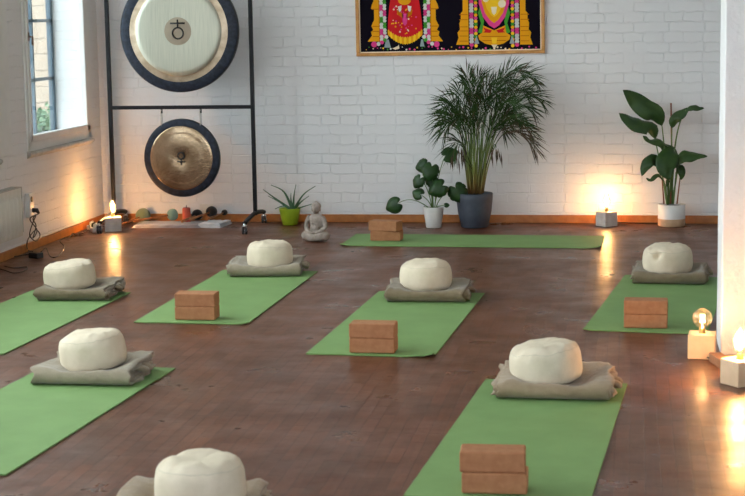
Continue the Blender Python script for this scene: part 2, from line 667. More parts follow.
# windows in the left wall: white casement flush with the wall, steel window outside
for i, (a, b) in enumerate(WINS):
    z0, z1 = WIN_Z
    w0 = bpy.data.objects.new('window_%d' % (i + 1), None)
    COL.objects.link(w0)
    w0['kind'] = 'structure'
    m = MB()
    xi, xo = XL + 0.012, XL - 0.05
    fw = 0.05
    m.box(xo, xi, a - 0.02, b + 0.0, z0 - 0.035, z0 + 0.03)
    m.box(xo, xi, a - 0.02, b + 0.0, z1 - 0.03, z1 + 0.03)
    m.box(xo, xi, a - 0.02, a + 0.03, z0, z1)
    m.box(xo, xi, b - 0.04, b + (0.27 if i == 1 else 0.06), z0 - 0.03, z1 + 0.03)
    m.build('window_frame', M['window_white'], w0, bevel=0.006)
    m = MB()
    xs0, xs1 = XL - 0.03, XL + 0.022
    m.box(xs0, xs1, a + 0.02, b - 0.02, z0 + 0.03, z0 + 0.075)
    m.box(xs0, xs1, a + 0.02, b - 0.02, z1 - 0.075, z1 - 0.03)
    m.box(xs0, xs1, a + 0.02, a + 0.06, z0 + 0.03, z1 - 0.03)
    m.box(xs0, xs1, b - 0.10, b - 0.02, z0 + 0.03, z1 - 0.03)
    sash = m.build('window_sash', M['window_white'], w0, bevel=0.006)
    m = MB()
    m.box(XL - 0.012, XL - 0.006, a + 0.05, b - 0.05, z0 + 0.07, z1 - 0.07)
    m.build('pane', M['pane'], sash)
    if i < 2:
        m = MB()
        m.tube([(XL + 0.022, a + 0.045, 1.50), (XL + 0.05, a + 0.045, 1.50), (XL + 0.05, a + 0.045, 1.44)], 0.008, 8)
        m.box(XL + 0.018, XL + 0.026, a + 0.035, a + 0.055, 1.47, 1.53)
        m.build('handle', M['brown'], sash)
        # outer steel window
        m = MB()
        X0, X1 = XL - 0.30, XL - 0.265
        ys = [a, a + 0.45, a + 0.9, b]
        for k, y in enumerate(ys):
            hw = 0.024 if k in (0, 3) else 0.013
            yy = y + hw if k == 0 else (y - hw if k == 3 else y)
            m.box(X0, X1, yy - hw, yy + hw, z0, z1)
        for z in (z0 + 0.015, 1.165, 1.61, 2.05, 2.50, z1 - 0.015):
            m.box(X0, X1, a, b, z - 0.012, z + 0.012)
        m.build('steel_grille', M['steel'], w0)
    m = MB()
    nn = 30
    P = []
    for k in range(nn + 1):
        y = a - 0.03 + (b - a + 0.06) * k / nn
        e = noise.noise(Vector((y * 9, i, 0.3))) * 0.006
        P.append([(XL - 0.002, y, z0 - 0.032), (XL + 0.032 + e, y, z0 - 0.042 + e), (XL + 0.036 + e, y, z0 - 0.058), (XL + 0.02 + e, y, z0 - 0.075 - e), (XL - 0.002, y, z0 - 0.085)])
    vs = [p for r in P for p in r]
    fs = [(k * 5 + j, k * 5 + j + 1, (k + 1) * 5 + j + 1, (k + 1) * 5 + j) for k in range(nn) for j in range(4)]
    fs += [(0, 1, 2, 3, 4), tuple(nn * 5 + j for j in range(5))[::-1]]
    m.add(vs, fs, 0, True)
    m.build('window_sill', M['stone'], w0)
for i, (a, b) in enumerate(FWINS):
    m = MB()
    for (p, q, r, s_) in ((a, b, 0.8, 0.87), (a, b, 2.63, 2.7), (a, a + 0.07, 0.8, 2.7), (b - 0.07, b, 0.8, 2.7), ((a + b) / 2 - 0.03, (a + b) / 2 + 0.03, 0.8, 2.7)):
        m.box(p, q, YF - 0.1, YF - 0.03, r, s_)
    o = struct(m, 'window_%d' % (i + 7), M['window_white'])

# outside: neighbouring facade, ground, planter
mb = MB()
mb.box(-12, -5.05, 16.0, 16.4, -3, 6.5)
tag(mb.build('neighbouring_building', M['out_brick']), 'pale cream brick facade outside, seen through the steel window grid', 'building')
mb = MB()
mb.box(-25, XL - TH - 0.02, -6, 30, -0.5, -0.3)
struct(mb, 'ground_outside', M['out_ground'])

random.seed(4)
pl = thing('window_planter', 'planter of pale green herbs outside the left window', 'planter', (-4.72, 12.9, 0.0))
mb = MB()
mb.box(-0.12, 0.12, -0.55, 0.55, 0.56, 0.74)
mb.box(-0.10, -0.06, -0.5, -0.46, -0.3, 0.56)
mb.box(0.06, 0.10, -0.5, -0.46, -0.3, 0.56)
mb.box(-0.10, -0.06, 0.46, 0.5, -0.3, 0.56)
mb.box(0.06, 0.10, 0.46, 0.5, -0.3, 0.56)
mb.build('trough', M['planter'], pl, bevel=0.006)
mb = MB()
for k in range(520):
    c = Vector((random.uniform(-0.13, 0.13), random.uniform(-0.55, 0.55), 0))
    c.z = random.uniform(0.73, 0.90 + 0.10 * noise.noise(Vector((c.y * 6, 0, 0))) - 0.5 * abs(c.x))
    d = Vector((random.gauss(0, 1), random.gauss(0, 1), random.gauss(0.4, 0.6))).normalized()
    u = d.orthogonal().normalized()
    L, W_ = random.uniform(0.03, 0.05), random.uniform(0.012, 0.02)
    mb.add([c, c + d * L * 0.5 + u * W_, c + d * L, c + d * L * 0.5 - u * W_], [(0, 1, 2, 3)])
mb.build('foliage', M['herb'], pl)

# ------------------------------------------------------------------ radiator
r = thing('radiator', 'cream panel radiator low on the left wall under the window', 'radiator', (XL, 10.1, 0))
mb = MB()
ya, yb_, za, zb = -0.62, 0.62, 0.165, 0.49
N = 300
for side, xx in ((1, 0.118), (-1, 0.05)):
    vs, fs = [], []
    for k in range(N + 1):
        y = ya + (yb_ - ya) * k / N
        rib = 0.016 * (0.5 + 0.5 * cos(2 * pi * (y - ya) / 0.075)) if abs(y) < 0.58 else 0
        for (z, e) in ((za, 0), (za + 0.03, rib * 0.2), (za + 0.045, rib), (zb - 0.07, rib), (zb - 0.055, rib * 0.2), (zb, 0)):
            vs.append((xx + side * e, y, z))
    for k in range(N):
        for j in range(5):
            q = k * 6 + j
            fs.append((q, q + 6, q + 7, q + 1))
    mb.add(vs, fs, 0, True)
mb.box(0.052, 0.116, ya, ya + 0.008, za, zb)
mb.box(0.052, 0.116, yb_ - 0.008, yb_, za, zb)
mb.box(0.052, 0.116, ya, yb_, za - 0.004, za + 0.002)
mb.build('panel', M['enamel'], r)
mb = MB()
mb.box(0.046, 0.122, ya - 0.002, yb_ + 0.002, zb, zb + 0.006)
mb.box(0.046, 0.122, yb_ - 0.002, yb_ + 0.006, za + 0.02, zb + 0.006)
mb.box(0.046, 0.122, ya - 0.006, ya + 0.002, za + 0.02, zb + 0.006)
for k in range(60):
    y = ya + 0.02 * k + 0.02
    mb.box(0.056, 0.112, y, y + 0.012, zb + 0.006, zb + 0.009)
mb.build('grille', M['radiator_grille'], r, bevel=0.001)
mb = MB()
mb.box(0.0, 0.05, -0.45, -0.42, 0.2, 0.44)
mb.build('bracket', M['enamel'], r)
mb = MB()
mb.box(0.0, 0.05, 0.42, 0.45, 0.2, 0.44)
mb.build('bracket', M['enamel'], r)
mb = MB()
mb.tube([(0.08, -0.55, 0.17), (0.08, -0.55, 0.0)], 0.009, 10)
mb.build('pipe', M['enamel'], r)

# wall socket by the radiator with plug
so = thing('wall_socket', 'white surface socket on the left wall beside the radiator', 'socket', (XL, 11.13, 0.335))
mb = MB()
mb.box(0.0, 0.035, -0.042, 0.042, -0.10, 0.075)
mb.build('housing', M['white_plastic'], so, bevel=0.006)
mb = MB()
mb.lathe([(0, 0), (0.02, 0.0), (0.02, 0.004), (0, 0.004)], (0.035, 0, 0.03), 16, M=Matrix.Rotation(pi / 2, 3, 'Y'))
mb.build('outlet', M['black_plastic'], so)


def cable(name, pts, r, mat, label, cat='cable', group=None, n=8):
    m = MB()
    m.tube(spline(pts, 7), r, n)
    return tag(m.build(name, mat), label, cat, group)


# black adapter lead
X0 = XL + 0.035
ad = thing('power_lead', 'black power lead coiled from its plug in the wall socket down to the floor', 'cable', (0, 0, 0))
mb = MB()
px = XL + 0.035
mb.tube([(px, 11.145, 0.285), (px + 0.03, 11.145, 0.285), (px + 0.045, 11.145, 0.262)], [0.017, 0.016, 0.008], 10)
mb.build('plug', M['black_plastic'], ad)
mb = MB()


def wpt(px_, py_, off=0.05):
    return at_x(px_, py_, XL + off)


mb.tube(spline([(px + 0.045, 11.145, 0.262), wpt(30, 219, .05), wpt(37, 230, .05), wpt(33, 238, .06), wpt(36, 226, .05), wpt(33, 219, .05), wpt(36, 215, .05), wpt(31, 228, .06),
                 wpt(30, 236, .07), wpt(36, 241, .08), wpt(40, 235, .06), wpt(36, 230, .05), wpt(30, 236, .06), wpt(27, 243, .08), on_floor(28, 250, 0.01), on_floor(33, 252, 0.03)], 7), 0.0042, 8)
mb.build('cord', M['black_plastic'], ad)
a0 = on_floor(36, 258, 0)
mb = MB()
mb.box(-0.045, 0.045, -0.03, 0.03, 0, 0.038, M=Matrix.Translation(a0) @ Matrix.Rotation(-0.5, 4, 'Z'))
mb.build('adapter', M['black_plastic'], ad, bevel=0.006)
cable('floor_cable', [on_floor(x, y, 0.005) for x, y in ((41, 252), (46, 248), (50, 256), (56, 257), (62, 252), (64, 246), (60, 241), (64, 238))], 0.0035, M['black_plastic'],
      'thin black cable looping on the floor right of the black adapter')
cable('floor_cable', [on_floor(x, y, 0.005) for x, y in ((-6, 262), (6, 258), (18, 256), (28, 254))], 0.0035, M['black_plastic'],
      'black cable along the skirting left of the adapter')
cable('floor_cable', [on_floor(x, y, 0.005) for x, y in ((-6, 268), (4, 270), (14, 273), (24, 271), (27, 267), (14, 268), (4, 266))], 0.0035, M['black_plastic'],
      'black cable end curled on the floor at the left edge, nearest the camera')
pts = []
for (x_, y_) in ((64, 238), (70, 236.5), (73, 233), (76, 235), (84, 231), (90, 228), (96, 230)):
    pts.append(on_floor(x_, y_, 0.006))
cable('floor_cable', pts, 0.0035, M['black_plastic'], 'black cable running along the left skirting to the tubular lamp')
pts = [(XL + 0.023, y, 0.063 + 0.004 * sin(y * 30)) for y in (11.35, 11.5, 11.65, 11.8, 11.95, 12.1, 12.25)]
cable('skirting_wire', pts, 0.0022, M['black_plastic'], 'thin dark wire tacked along the top of the left skirting')

# ------------------------------------------------------------------ gong stand and gongs
GY = 12.43
PXL, PXR = -4.005, -2.875
gs = thing('gong_stand', 'tall black metal frame on castors holding two gongs', 'gong stand', ((PXL + PXR) / 2, GY, 0))
hw = (PXR - PXL) / 2
for s_ in (-1, 1):
    x = s_ * hw
    mb = MB()
    mb.box(x - 0.0145, x + 0.0145, -0.0145, 0.0145, 0.10, 2.12)
    mb.build('post', M['black_metal'], gs, bevel=0.003)
    mb = MB()
    fy0, fy1 = -0.37, 0.30
    mb.tube(spline([(x - 0.0, fy0, 0.082), (x, fy0 + 0.12, 0.098), (x, 0, 0.118), (x, fy1 - 0.1, 0.105), (x, fy1, 0.09)], 6), 0.017, 10)
    foot = mb.build('foot', M['black_metal'], gs)
    for fy in (fy0, fy1):
        mb = MB()
        mb.tube([(x - 0.016, fy, 0.028), (x - 0.007, fy, 0.028)], 0.028, 18)
        mb.tube([(x + 0.007, fy, 0.028), (x + 0.016, fy, 0.028)], 0.028, 18)
        mb.build('castor_wheel', M['rubber'], foot)
        mb = MB()
        mb.tube([(x - 0.022, fy, 0.028), (x + 0.022, fy, 0.028)], 0.008, 10)
        mb.tube([(x, fy, 0.045), (x, fy, 0.08)], 0.010, 10)
        mb.box(x - 0.020, x - 0.017, fy - 0.012, fy + 0.012, 0.02, 0.062)
        mb.box(x + 0.017, x + 0.020, fy - 0.012, fy + 0.012, 0.02, 0.062)
        mb.box(x - 0.020, x + 0.020, fy - 0.012, fy + 0.012, 0.058, 0.064)
        mb.build('castor_fork', M['chrome'], foot)
for z in (0.934, 2.10):
    mb = MB()
    mb.box(-hw, hw, -0.013, 0.013, z - 0.014, z + 0.014)
    mb.build('crossbar', M['black_metal'], gs, bevel=0.003)


def gong(name, label, cx, cz, prof_sets, beam_z, dx, sym, group):
    g = thing(name, label, 'gong', (cx, GY - 0.01, cz), 0, group)
    Rm = Matrix.Rotation(pi / 2, 3, 'X')          # local z -> -y (towards the room)
    for nm, prof, mat in prof_sets:
        m = MB()
        m.lathe(prof, (0, 0, 0), 96, 0, True, Rm)
        m.build(nm, mat, g)
    R_ = prof_sets[0][1][1][0]
    for s in (-1, 1):
        m = MB()
        zz = math.sqrt(max(R_ * R_ - dx * dx, 0)) - 0.03
        m.tube([(s * dx, -0.016, zz - 0.02), (s * dx, -0.016, beam_z - cz - 0.03), (s * dx, 0.01, beam_z - cz - 0.015)], 0.0035, 6)
        m.tube([(s * dx, 0.016, zz - 0.02), (s * dx, 0.016, beam_z - cz - 0.03), (s * dx, 0.01, beam_z - cz - 0.015)], 0.0035, 6)
        m.tube([(s * dx, -0.020, zz - 0.02), (s * dx, 0.02, zz - 0.02)], 0.004, 6)
        m.build('hanging_cord', M['cord_white'], g)
        m = MB()
        m.tube([(s * dx, 0.01, beam_z - cz - 0.045), (s * dx, 0.01, beam_z - cz - 0.014)], 0.008, 8)
        m.build('hook', M['black_metal'], g)
    sym(g)
    return g


def ring_tube(m, cx, cz, R_, r, y, n=40):
    pts = [(cx + R_ * cos(2 * pi * k / n), y, cz + R_ * sin(2 * pi * k / n)) for k in range(n + 1)]
    m.tube(pts, r, 6)


def sym_big(g):
    m = MB()
    y = -0.054
    ring_tube(m, 0, -0.015, 0.042, 0.006, y)
    m.tube([(0, y, 0.027), (0, y, 0.088)], 0.006, 6)
    m.tube([(-0.056, y, 0.060), (0.056, y, 0.060)], 0.007, 6)
    m.build('symbol', M['ink'], g)


def sym_small(g):
    m = MB()
    y = -0.033
    ring_tube(m, 0, 0.018, 0.025, 0.0055, y)
    m.tube([(0, y, -0.007), (0, y, -0.052)], 0.0055, 6)
    m.tube([(-0.03, y, -0.028), (0.03, y, -0.028)], 0.0055, 6)
    m.build('symbol', M['ink'], g)


big = [('rim', [(0.0, -0.03), (0.455, -0.03), (0.465, -0.02), (0.465, 0.015), (0.458, 0.025)], M['gong_black']),
       ('outer_ring', [(0.458, 0.025), (0.44, 0.031), (0.40, 0.033), (0.386, 0.033)], M['gong_rim']),
       ('brass_ring', [(0.386, 0.033), (0.370, 0.035), (0.345, 0.036), (0.338, 0.038)], M['gong_ring']),
       ('face', [(0.338, 0.038), (0.330, 0.046), (0.30, 0.049), (0.2, 0.050), (0.1055, 0.0505)], M['gong_face']),
       ('medallion', [(0.1055, 0.0505), (0.1, 0.0515), (0.05, 0.0518), (0.0, 0.052)], M['gong_medal'])]
gong('large_gong', 'large round gong with pale silver face and circle-and-cross symbol, upper on the stand', -3.43, 1.515, big, 2.10, 0.30, sym_big, 'gongs hanging on the black stand')
small = [('rim', [(0.0, -0.025), (0.292, -0.025), (0.302, -0.015), (0.302, 0.008), (0.297, 0.018)], M['gong_black']),
         ('outer_ring', [(0.297, 0.018), (0.285, 0.023), (0.255, 0.024), (0.247, 0.024)], M['gong_rim']),
         ('face', [(0.247, 0.024), (0.240, 0.029), (0.225, 0.026), (0.212, 0.031), (0.195, 0.028), (0.18, 0.031), (0.1, 0.031), (0.055, 0.0305), (0.05, 0.029), (0.0, 0.029)], M['gong_gold'])]
gong('small_gong', 'smaller bronze gong with a venus symbol hanging below the crossbar', -3.44, 0.545, small, 0.934, 0.155, sym_small, 'gongs hanging on the black stand')

# ------------------------------------------------------------------ framed textile print
PW, PH = 1.457, 1.02
pic = thing('framed_print', 'gold framed black print with two gilded shrine figures on the brick wall', 'picture', (-2.127, YB - 0.004, 1.298), 0)
pic.rotation_euler = (0, radians(-0.35), 0)
mb = MB()
FT = 0.026
mb.box(0, PW, -0.03, 0, 0, FT)
mb.box(0, PW, -0.03, 0, PH - FT, PH)
mb.box(0, FT, -0.03, 0, FT, PH - FT)
mb.box(PW - FT, PW, -0.03, 0, FT, PH - FT)
mb.build('frame', M['gold_frame'], pic, bevel=0.004)
mb = MB()
IT = 0.008
for (a, b, c, d) in ((FT, PW - FT, FT, FT + IT), (FT, PW - FT, PH - FT - IT, PH - FT), (FT, FT + IT, FT, PH - FT), (PW - FT - IT, PW - FT, FT, PH - FT)):
    mb.box(a, b, -0.021, -0.01, c, d)
mb.build('mount_line', M['p_cream'], pic)
PM = ['p_black', 'p_gold', 'p_dgold', 'p_red', 'p_pink', 'p_white', 'p_green', 'p_yellow', 'p_grey', 'p_cream']
PI = {k[2:]: i for i, k in enumerate(PM)}
mb = MB()
mb.poly([(FT, -0.012, FT), (PW - FT, -0.012, FT), (PW - FT, -0.012, PH - FT), (FT, -0.012, PH - FT)][::1], PI['black'])


def U(px_, py_):
    return ((px_ - 357) * 0.007735, (56.2 - 0.016 * (px_ - 357) * 0.9 - py_) * 0.00776)


def pp(pts, col, lay):
    mb.poly([(u, -0.012 - 0.0004 * lay, v) for u, v in pts], PI[col])


def disc(u, v, r, col, lay, n=12, ry=None):
    ry = ry or r
    pp([(u + r * cos(2 * pi * k / n), v + ry * sin(2 * pi * k / n)) for k in range(n)], col, lay)


def mirror_fig(cx):
    return lambda s, dx, y: U(cx + s * dx, y)


# figure one: red robe with gold pleated hem
CX1, CX2 = 406.5, 495.5
for s in (-1, 1):
    P = mirror_fig(CX1)
    ch = [(25, -60), (25, 41.5), (38, 41.5), (33.5, 35.5), (34.5, 32), (32, 30), (34, 26), (32, 22), (31, 20), (31, 10), (34, 9), (33, 5), (31, 1), (34, -3), (31, -8), (31, -60)]
    pp([P(s, *c) for c in ch][::s], 'gold', 1)
    for yy in (36, 31, 26, 9):
        pp([P(s, 26, yy), P(s, 33, yy), P(s, 33, yy + 0.9), P(s, 26, yy + 0.9)], 'dgold', 2)
    pp([P(s, 25, -60), P(s, 26.4, -60), P(s, 26.4, 41), P(s, 25, 41)], 'dgold', 2)
    # garland: pink, white, green beads curving out at the foot
    path = []
    for k in range(34):
        y = -60 + k * 3.0
        dx = 21.5
        if y > 28:
            tt = (y - 28) / 17
            dx = 21.5 - 5 * sin(pi * min(tt, 1) * 0.5) * 0 + 0
        path.append((dx, y))
    beads = ['pink', 'white', 'green', 'white']
    for k, (dx, y) in enumerate(path):
        if y > 39:
            break
        for q in (0, 1):
            u, v = P(s, dx - 1 + q * 3.2, y + q * 0.6)
            disc(u, v, 0.015, beads[(k // 2 + q) % 4], 3, 8)
    for k, (dx, y) in enumerate(((19, 37), (20.5, 40), (23.5, 42.3), (27, 43.8))):
        u, v = P(s, dx, y)
        disc(u, v, 0.016, ('white', 'green', 'pink', 'white')[k], 4, 8)
    u, v = P(s, 31.5, 44.3)
    disc(u, v, 0.023, 'pink', 4)
robe = [(-9, -20), (-13, -8), (-15.5, 8), (-17, 22), (-17.5, 34), (-12, 38.5), (-6, 41), (0, 41.8), (6, 41), (12, 38.5), (17.5, 34), (17, 22), (15.5, 8), (13, -8), (9, -20)]
pp([U(CX1 + a, b) for a, b in robe], 'red', 3)
for k in range(15):
    a0 = -17.5 + 35 * k / 15
    a1 = -17.5 + 35 * (k + 1) / 15
    f = lambda a: 43.8 - 9.5 * (a / 17.5) ** 2
    g_ = lambda a: 38.0 - 8.0 * (a / 17.5) ** 2
    am = (a0 + a1) / 2
    pp([U(CX1 + a0, g_(a0)), U(CX1 + am, g_(am) - 1.2), U(CX1 + a1, g_(a1)), U(CX1 + a1, f(a1)), U(CX1 + am, f(am) + 0.8), U(CX1 + a0, f(a0))], 'yellow' if k % 2 else 'gold', 4)
random.seed(3)
for k in range(70):
    a, b = random.uniform(-14, 14), random.uniform(-18, 34)
    if abs(a) < 10 + b * 0.14:
        u, v = U(CX1 + a, b)
        disc(u, v, random.uniform(0.004, 0.008), random.choice(['gold', 'yellow', 'pink', 'cream']), 5, 6)
for s in (-1, 1):
    pp([U(CX1 + s * 3, 6), U(CX1 + s * 7, 7), U(CX1 + s * 5.5, 13), U(CX1 + s * 3.5, 11)][::s], 'white', 6)
    pp([U(CX1 + s * 2, 14), U(CX1 + s * 8, 10), U(CX1 + s * 7, 15), U(CX1 + s * 1, 19)][::s], 'dgold', 6)
pp([U(CX1 - 3, 14), U(CX1 + 3, 14), U(CX1 + 2, 24), U(CX1, 26), U(CX1 - 2, 24)], 'pink', 6)
disc(*U(CX1, 1), 0.05, 'gold', 6, 16, 0.035)
disc(*U(CX1, -8), 0.06, 'yellow', 6, 16, 0.07)
# figure two: gold body with pink V garland and gold base
for s in (-1, 1):
    P = mirror_fig(CX2)
    ch = [(25.5, -60), (25.5, 45), (38, 45), (35.5, 38), (36.5, 33), (34, 30), (34.5, 24), (33, 20), (33, 14), (31, 12), (31, -60)]
    pp([P(s, *c) for c in ch][::s], 'gold', 1)
    for yy in (41, 36, 31, 27, 20, 15):
        pp([P(s, 26, yy), P(s, 34.5, yy), P(s, 34.5, yy + 0.8), P(s, 26, yy + 0.8)], 'dgold', 2)
    for k in range(36):
        y = -60 + k * 3.0
        if y > 46:
            break
        u, v = P(s, 22.5, y)
        disc(u, v, 0.017, ['pink', 'pink', 'white', 'white', 'white'][k % 5], 3, 8)
        u, v = P(s, 18.2, y + 1)
        disc(u, v, 0.014, ['green', 'gold', 'pink', 'yellow'][k % 4], 3, 8)
    pp([P(s, 14, 8), P(s, 16, 14), P(s, 13, 24), P(s, 16, 33), P(s, 12, 34), P(s, 10, 22)][::s], 'green', 3)
    pp([P(s, 2, 31), P(s, 11, 28), P(s, 9, 31.5), P(s, 11, 33), P(s, 4, 33.5)][::s], 'red', 5)
    pp([P(s, 15, 44), P(s, 20, 44), P(s, 17.5, 36)][::s], 'grey', 4)
body = [(-15, -60), (-15, 5), (-11, 18), (-5, 26), (0, 29), (5, 26), (11, 18), (15, 5), (15, -60)]
pp([U(CX2 + a, b) for a, b in body], 'pink', 4)
body = [(-12, -60), (-12, 4), (-9, 14), (-4, 21), (0, 24), (4, 21), (9, 14), (12, 4), (12, -60)]
pp([U(CX2 + a, b) for a, b in body], 'gold', 5)
body = [(-9.5, -60), (-9.5, 2), (-7, 10), (-3, 16), (0, 18), (3, 16), (7, 10), (9.5, 2), (9.5, -60)]
pp([U(CX2 + a, b) for a, b in body], 'yellow', 6)
disc(*U(CX2 + 8, 5), 0.030, 'cream', 7)
disc(*U(CX2 - 8, 0), 0.026, 'cream', 7)
pp([U(CX2 - 3, 8), U(CX2 + 3, 8), U(CX2 + 2, 14), U(CX2, 16), U(CX2 - 2, 14)], 'cream', 7)
base = [(-11, 26), (-12, 33), (-16, 36), (-15, 40), (-9, 44), (0, 46), (9, 44), (15, 40), (16, 36), (12, 33), (11, 26), (0, 31)]
pp([U(CX2 + a, b) for a, b in base], 'gold', 3)
for yy, ww in ((36.5, 14), (40.5, 13)):
    pp([U(CX2 - ww, yy), U(CX2 + ww, yy), U(CX2 + ww * 0.8, yy + 0.9), U(CX2 - ww * 0.8, yy + 0.9)], 'dgold', 4)
pp([U(CX2 - 3, 38), U(CX2 + 3, 38), U(CX2 + 2, 44), U(CX2 - 2, 44)], 'yellow', 5)
pp([U(CX2 - 3, 45), U(CX2 + 3, 45), U(CX2 + 1, 48), U(CX2 - 1, 48)], 'cream', 5)
for (a, b, wd, hh) in ((388.5, 47.5, 3.4, 8), (423.5, 46.5, 2.2, 7)):
    pp([U(a - wd, b), U(a + wd, b), U(a + wd * 0.4, b - hh), U(a - wd * 0.4, b - hh)], 'grey', 4)
pp([U(393, 48.5), U(399, 46), U(400, 44.5), U(400.5, 48.5), U(397, 49.5)], 'cream', 5)
for k in range(46):
    u, v = U(366 + k * 3.8 + random.uniform(-1, 1), random.uniform(46.5, 50))
    disc(u, v, random.uniform(0.004, 0.009), random.choice(['pink', 'cream', 'white', 'green', 'yellow', 'pink']), 2, 6)
mb.build('print', [M[k] for k in PM], pic)

# ------------------------------------------------------------------ mats
MATS = dict(mid=(-1.5466, 7.6857, -0.043), l2=(-2.6304, 8.436, -0.0185), fr=(-0.756, 5.371, -0.064), rb=(-0.247, 8.3974, -0.111),
            ln=(-2.8232, 5.5189, -0.0625), fl=(-3.6383, 7.581, -0.0423))
MW, ML, MT = 0.622, 1.83, 0.0055


def yoga_mat(label, x, y, th, curl=None, seed=0):
    m = MB()
    nx, ny = 24, 70
    top, bot = [], []
    for j in range(ny + 1):
        for i in range(nx + 1):
            a, b = MW * i / nx, ML * j / ny
            z = 0.0015 + 0.0015 * max(0, noise.noise(Vector((a * 4, b * 3, seed))))
            if curl:
                for (ca, cb, R_, h) in curl:
                    d = math.hypot((a - ca), (b - cb))
                    z += h * max(0, 1 - d / R_) ** 2
            top.append((a, b, z + MT))
            bot.append((a, b, z))
    k = len(top)
    m.add(top + bot, [], 0)
    f = []
    n = nx + 1
    for j in range(ny):
        for i in range(nx):
            q = j * n + i
            f.append((q, q + 1, q + n + 1, q + n))
            f.append((k + q, k + q + n, k + q + n + 1, k + q + 1))
    for i in range(nx):
        f.append((i, k + i, k + i + 1, i + 1))
        q = ny * n + i
        f.append((q, q + 1, k + q + 1, k + q))
    for j in range(ny):
        q = j * n
        f.append((q, q + n, k + q + n, k + q))
        q = j * n + nx
        f.append((q, k + q, k + q + n, q + n))
    for ff in f:
        m.f.append(list(ff))
        m.mi.append(0)
        m.sm.append(False)
    o = m.build('yoga_mat', M['mat'], loc=(x, y, 0), rot=(0, 0, th))
    return tag(o, label, 'yoga mat', 'green yoga mats laid out on the parquet')


MAT_LABEL = dict(mid='green yoga mat in the middle of the room with a curled front right corner',
                 l2='green yoga mat in front of the stone statue and the aloe',
                 fr='green yoga mat nearest the camera, running out of the picture at the bottom',
                 rb='green yoga mat beside the white column, behind the globe lamp',
                 ln='green yoga mat at the lower left edge, without blocks on the part in view',
                 fl='green yoga mat at the left edge below the radiator')
CURL = dict(mid=[(MW, 0, 0.10, 0.02), (MW * 0.86, 0, 0.05, 0.006)], rb=[(0, 0, 0.06, 0.006)], fr=[(0, 0.9, 0.06, 0.004)], l2=[(MW, 0, 0.05, 0.008)])
for k, (x, y, th) in MATS.items():
    yoga_mat(MAT_LABEL[k], x, y, th, CURL.get(k), len(k) + x)
# back mat lies across
bx, by, bt = -2.028, 11.45, -0.024
yoga_mat('green yoga mat lying crosswise along the back wall in front of the plants', bx, by + MW, bt - pi / 2,
         [(MW, 0, 0.10, 0.012), (MW, ML, 0.09, 0.015)], 7)
MZ = 0.0085


# ------------------------------------------------------------------ cork blocks
mbk = MB()
mbk.box(-0.11, 0.11, -0.0575, 0.0575, 0, 0.0705)
first = None


def block(label, x, y, z, th):
    global first
    if first is None:
        o = mbk.build('cork_block', M['cork'], bevel=0.006)
        first = o
    else:
        o = first.copy()
        COL.objects.link(o)
    o.location = (x, y, z)
    o.rotation_euler = (0, 0, th)
    return tag(o, label, 'yoga block', 'cork yoga blocks stacked in pairs on the mats')


def stack(px_l, px_r, py_, th, where, dtop=(0, 0, 0)):
    a, b = on_floor(px_l, py_, MZ), on_floor(px_r, py_, MZ)
    c = (a + b) / 2
    n = Vector((-sin(th), cos(th), 0))
    c = c + n * 0.0575
    block('lower cork block of the pair ' + where, c.x, c.y, MZ + 0.001, th)
    block('upper cork block of the pair ' + where, c.x + dtop[0], c.y + dtop[1], MZ + 0.072, th + dtop[2])


stack(350, 393.5, 353.5, -0.02, 'on the middle mat')
stack(175, 214.5, 320.3, 0.0, 'on the mat in front of the statue', (0.0, 0.004, 0.01))
stack(625, 666.0, 328.5, -0.03, 'on the mat beside the column', (0.0, 0.0, 0.0))
stack(463.5, 525, 494.5, 0.02, 'on the mat nearest the camera', (-0.008, 0.008, 0.02))
stack(371.5, 399, 241.0, -0.06, 'on the crosswise back mat', (-0.008, -0.008, -0.20))


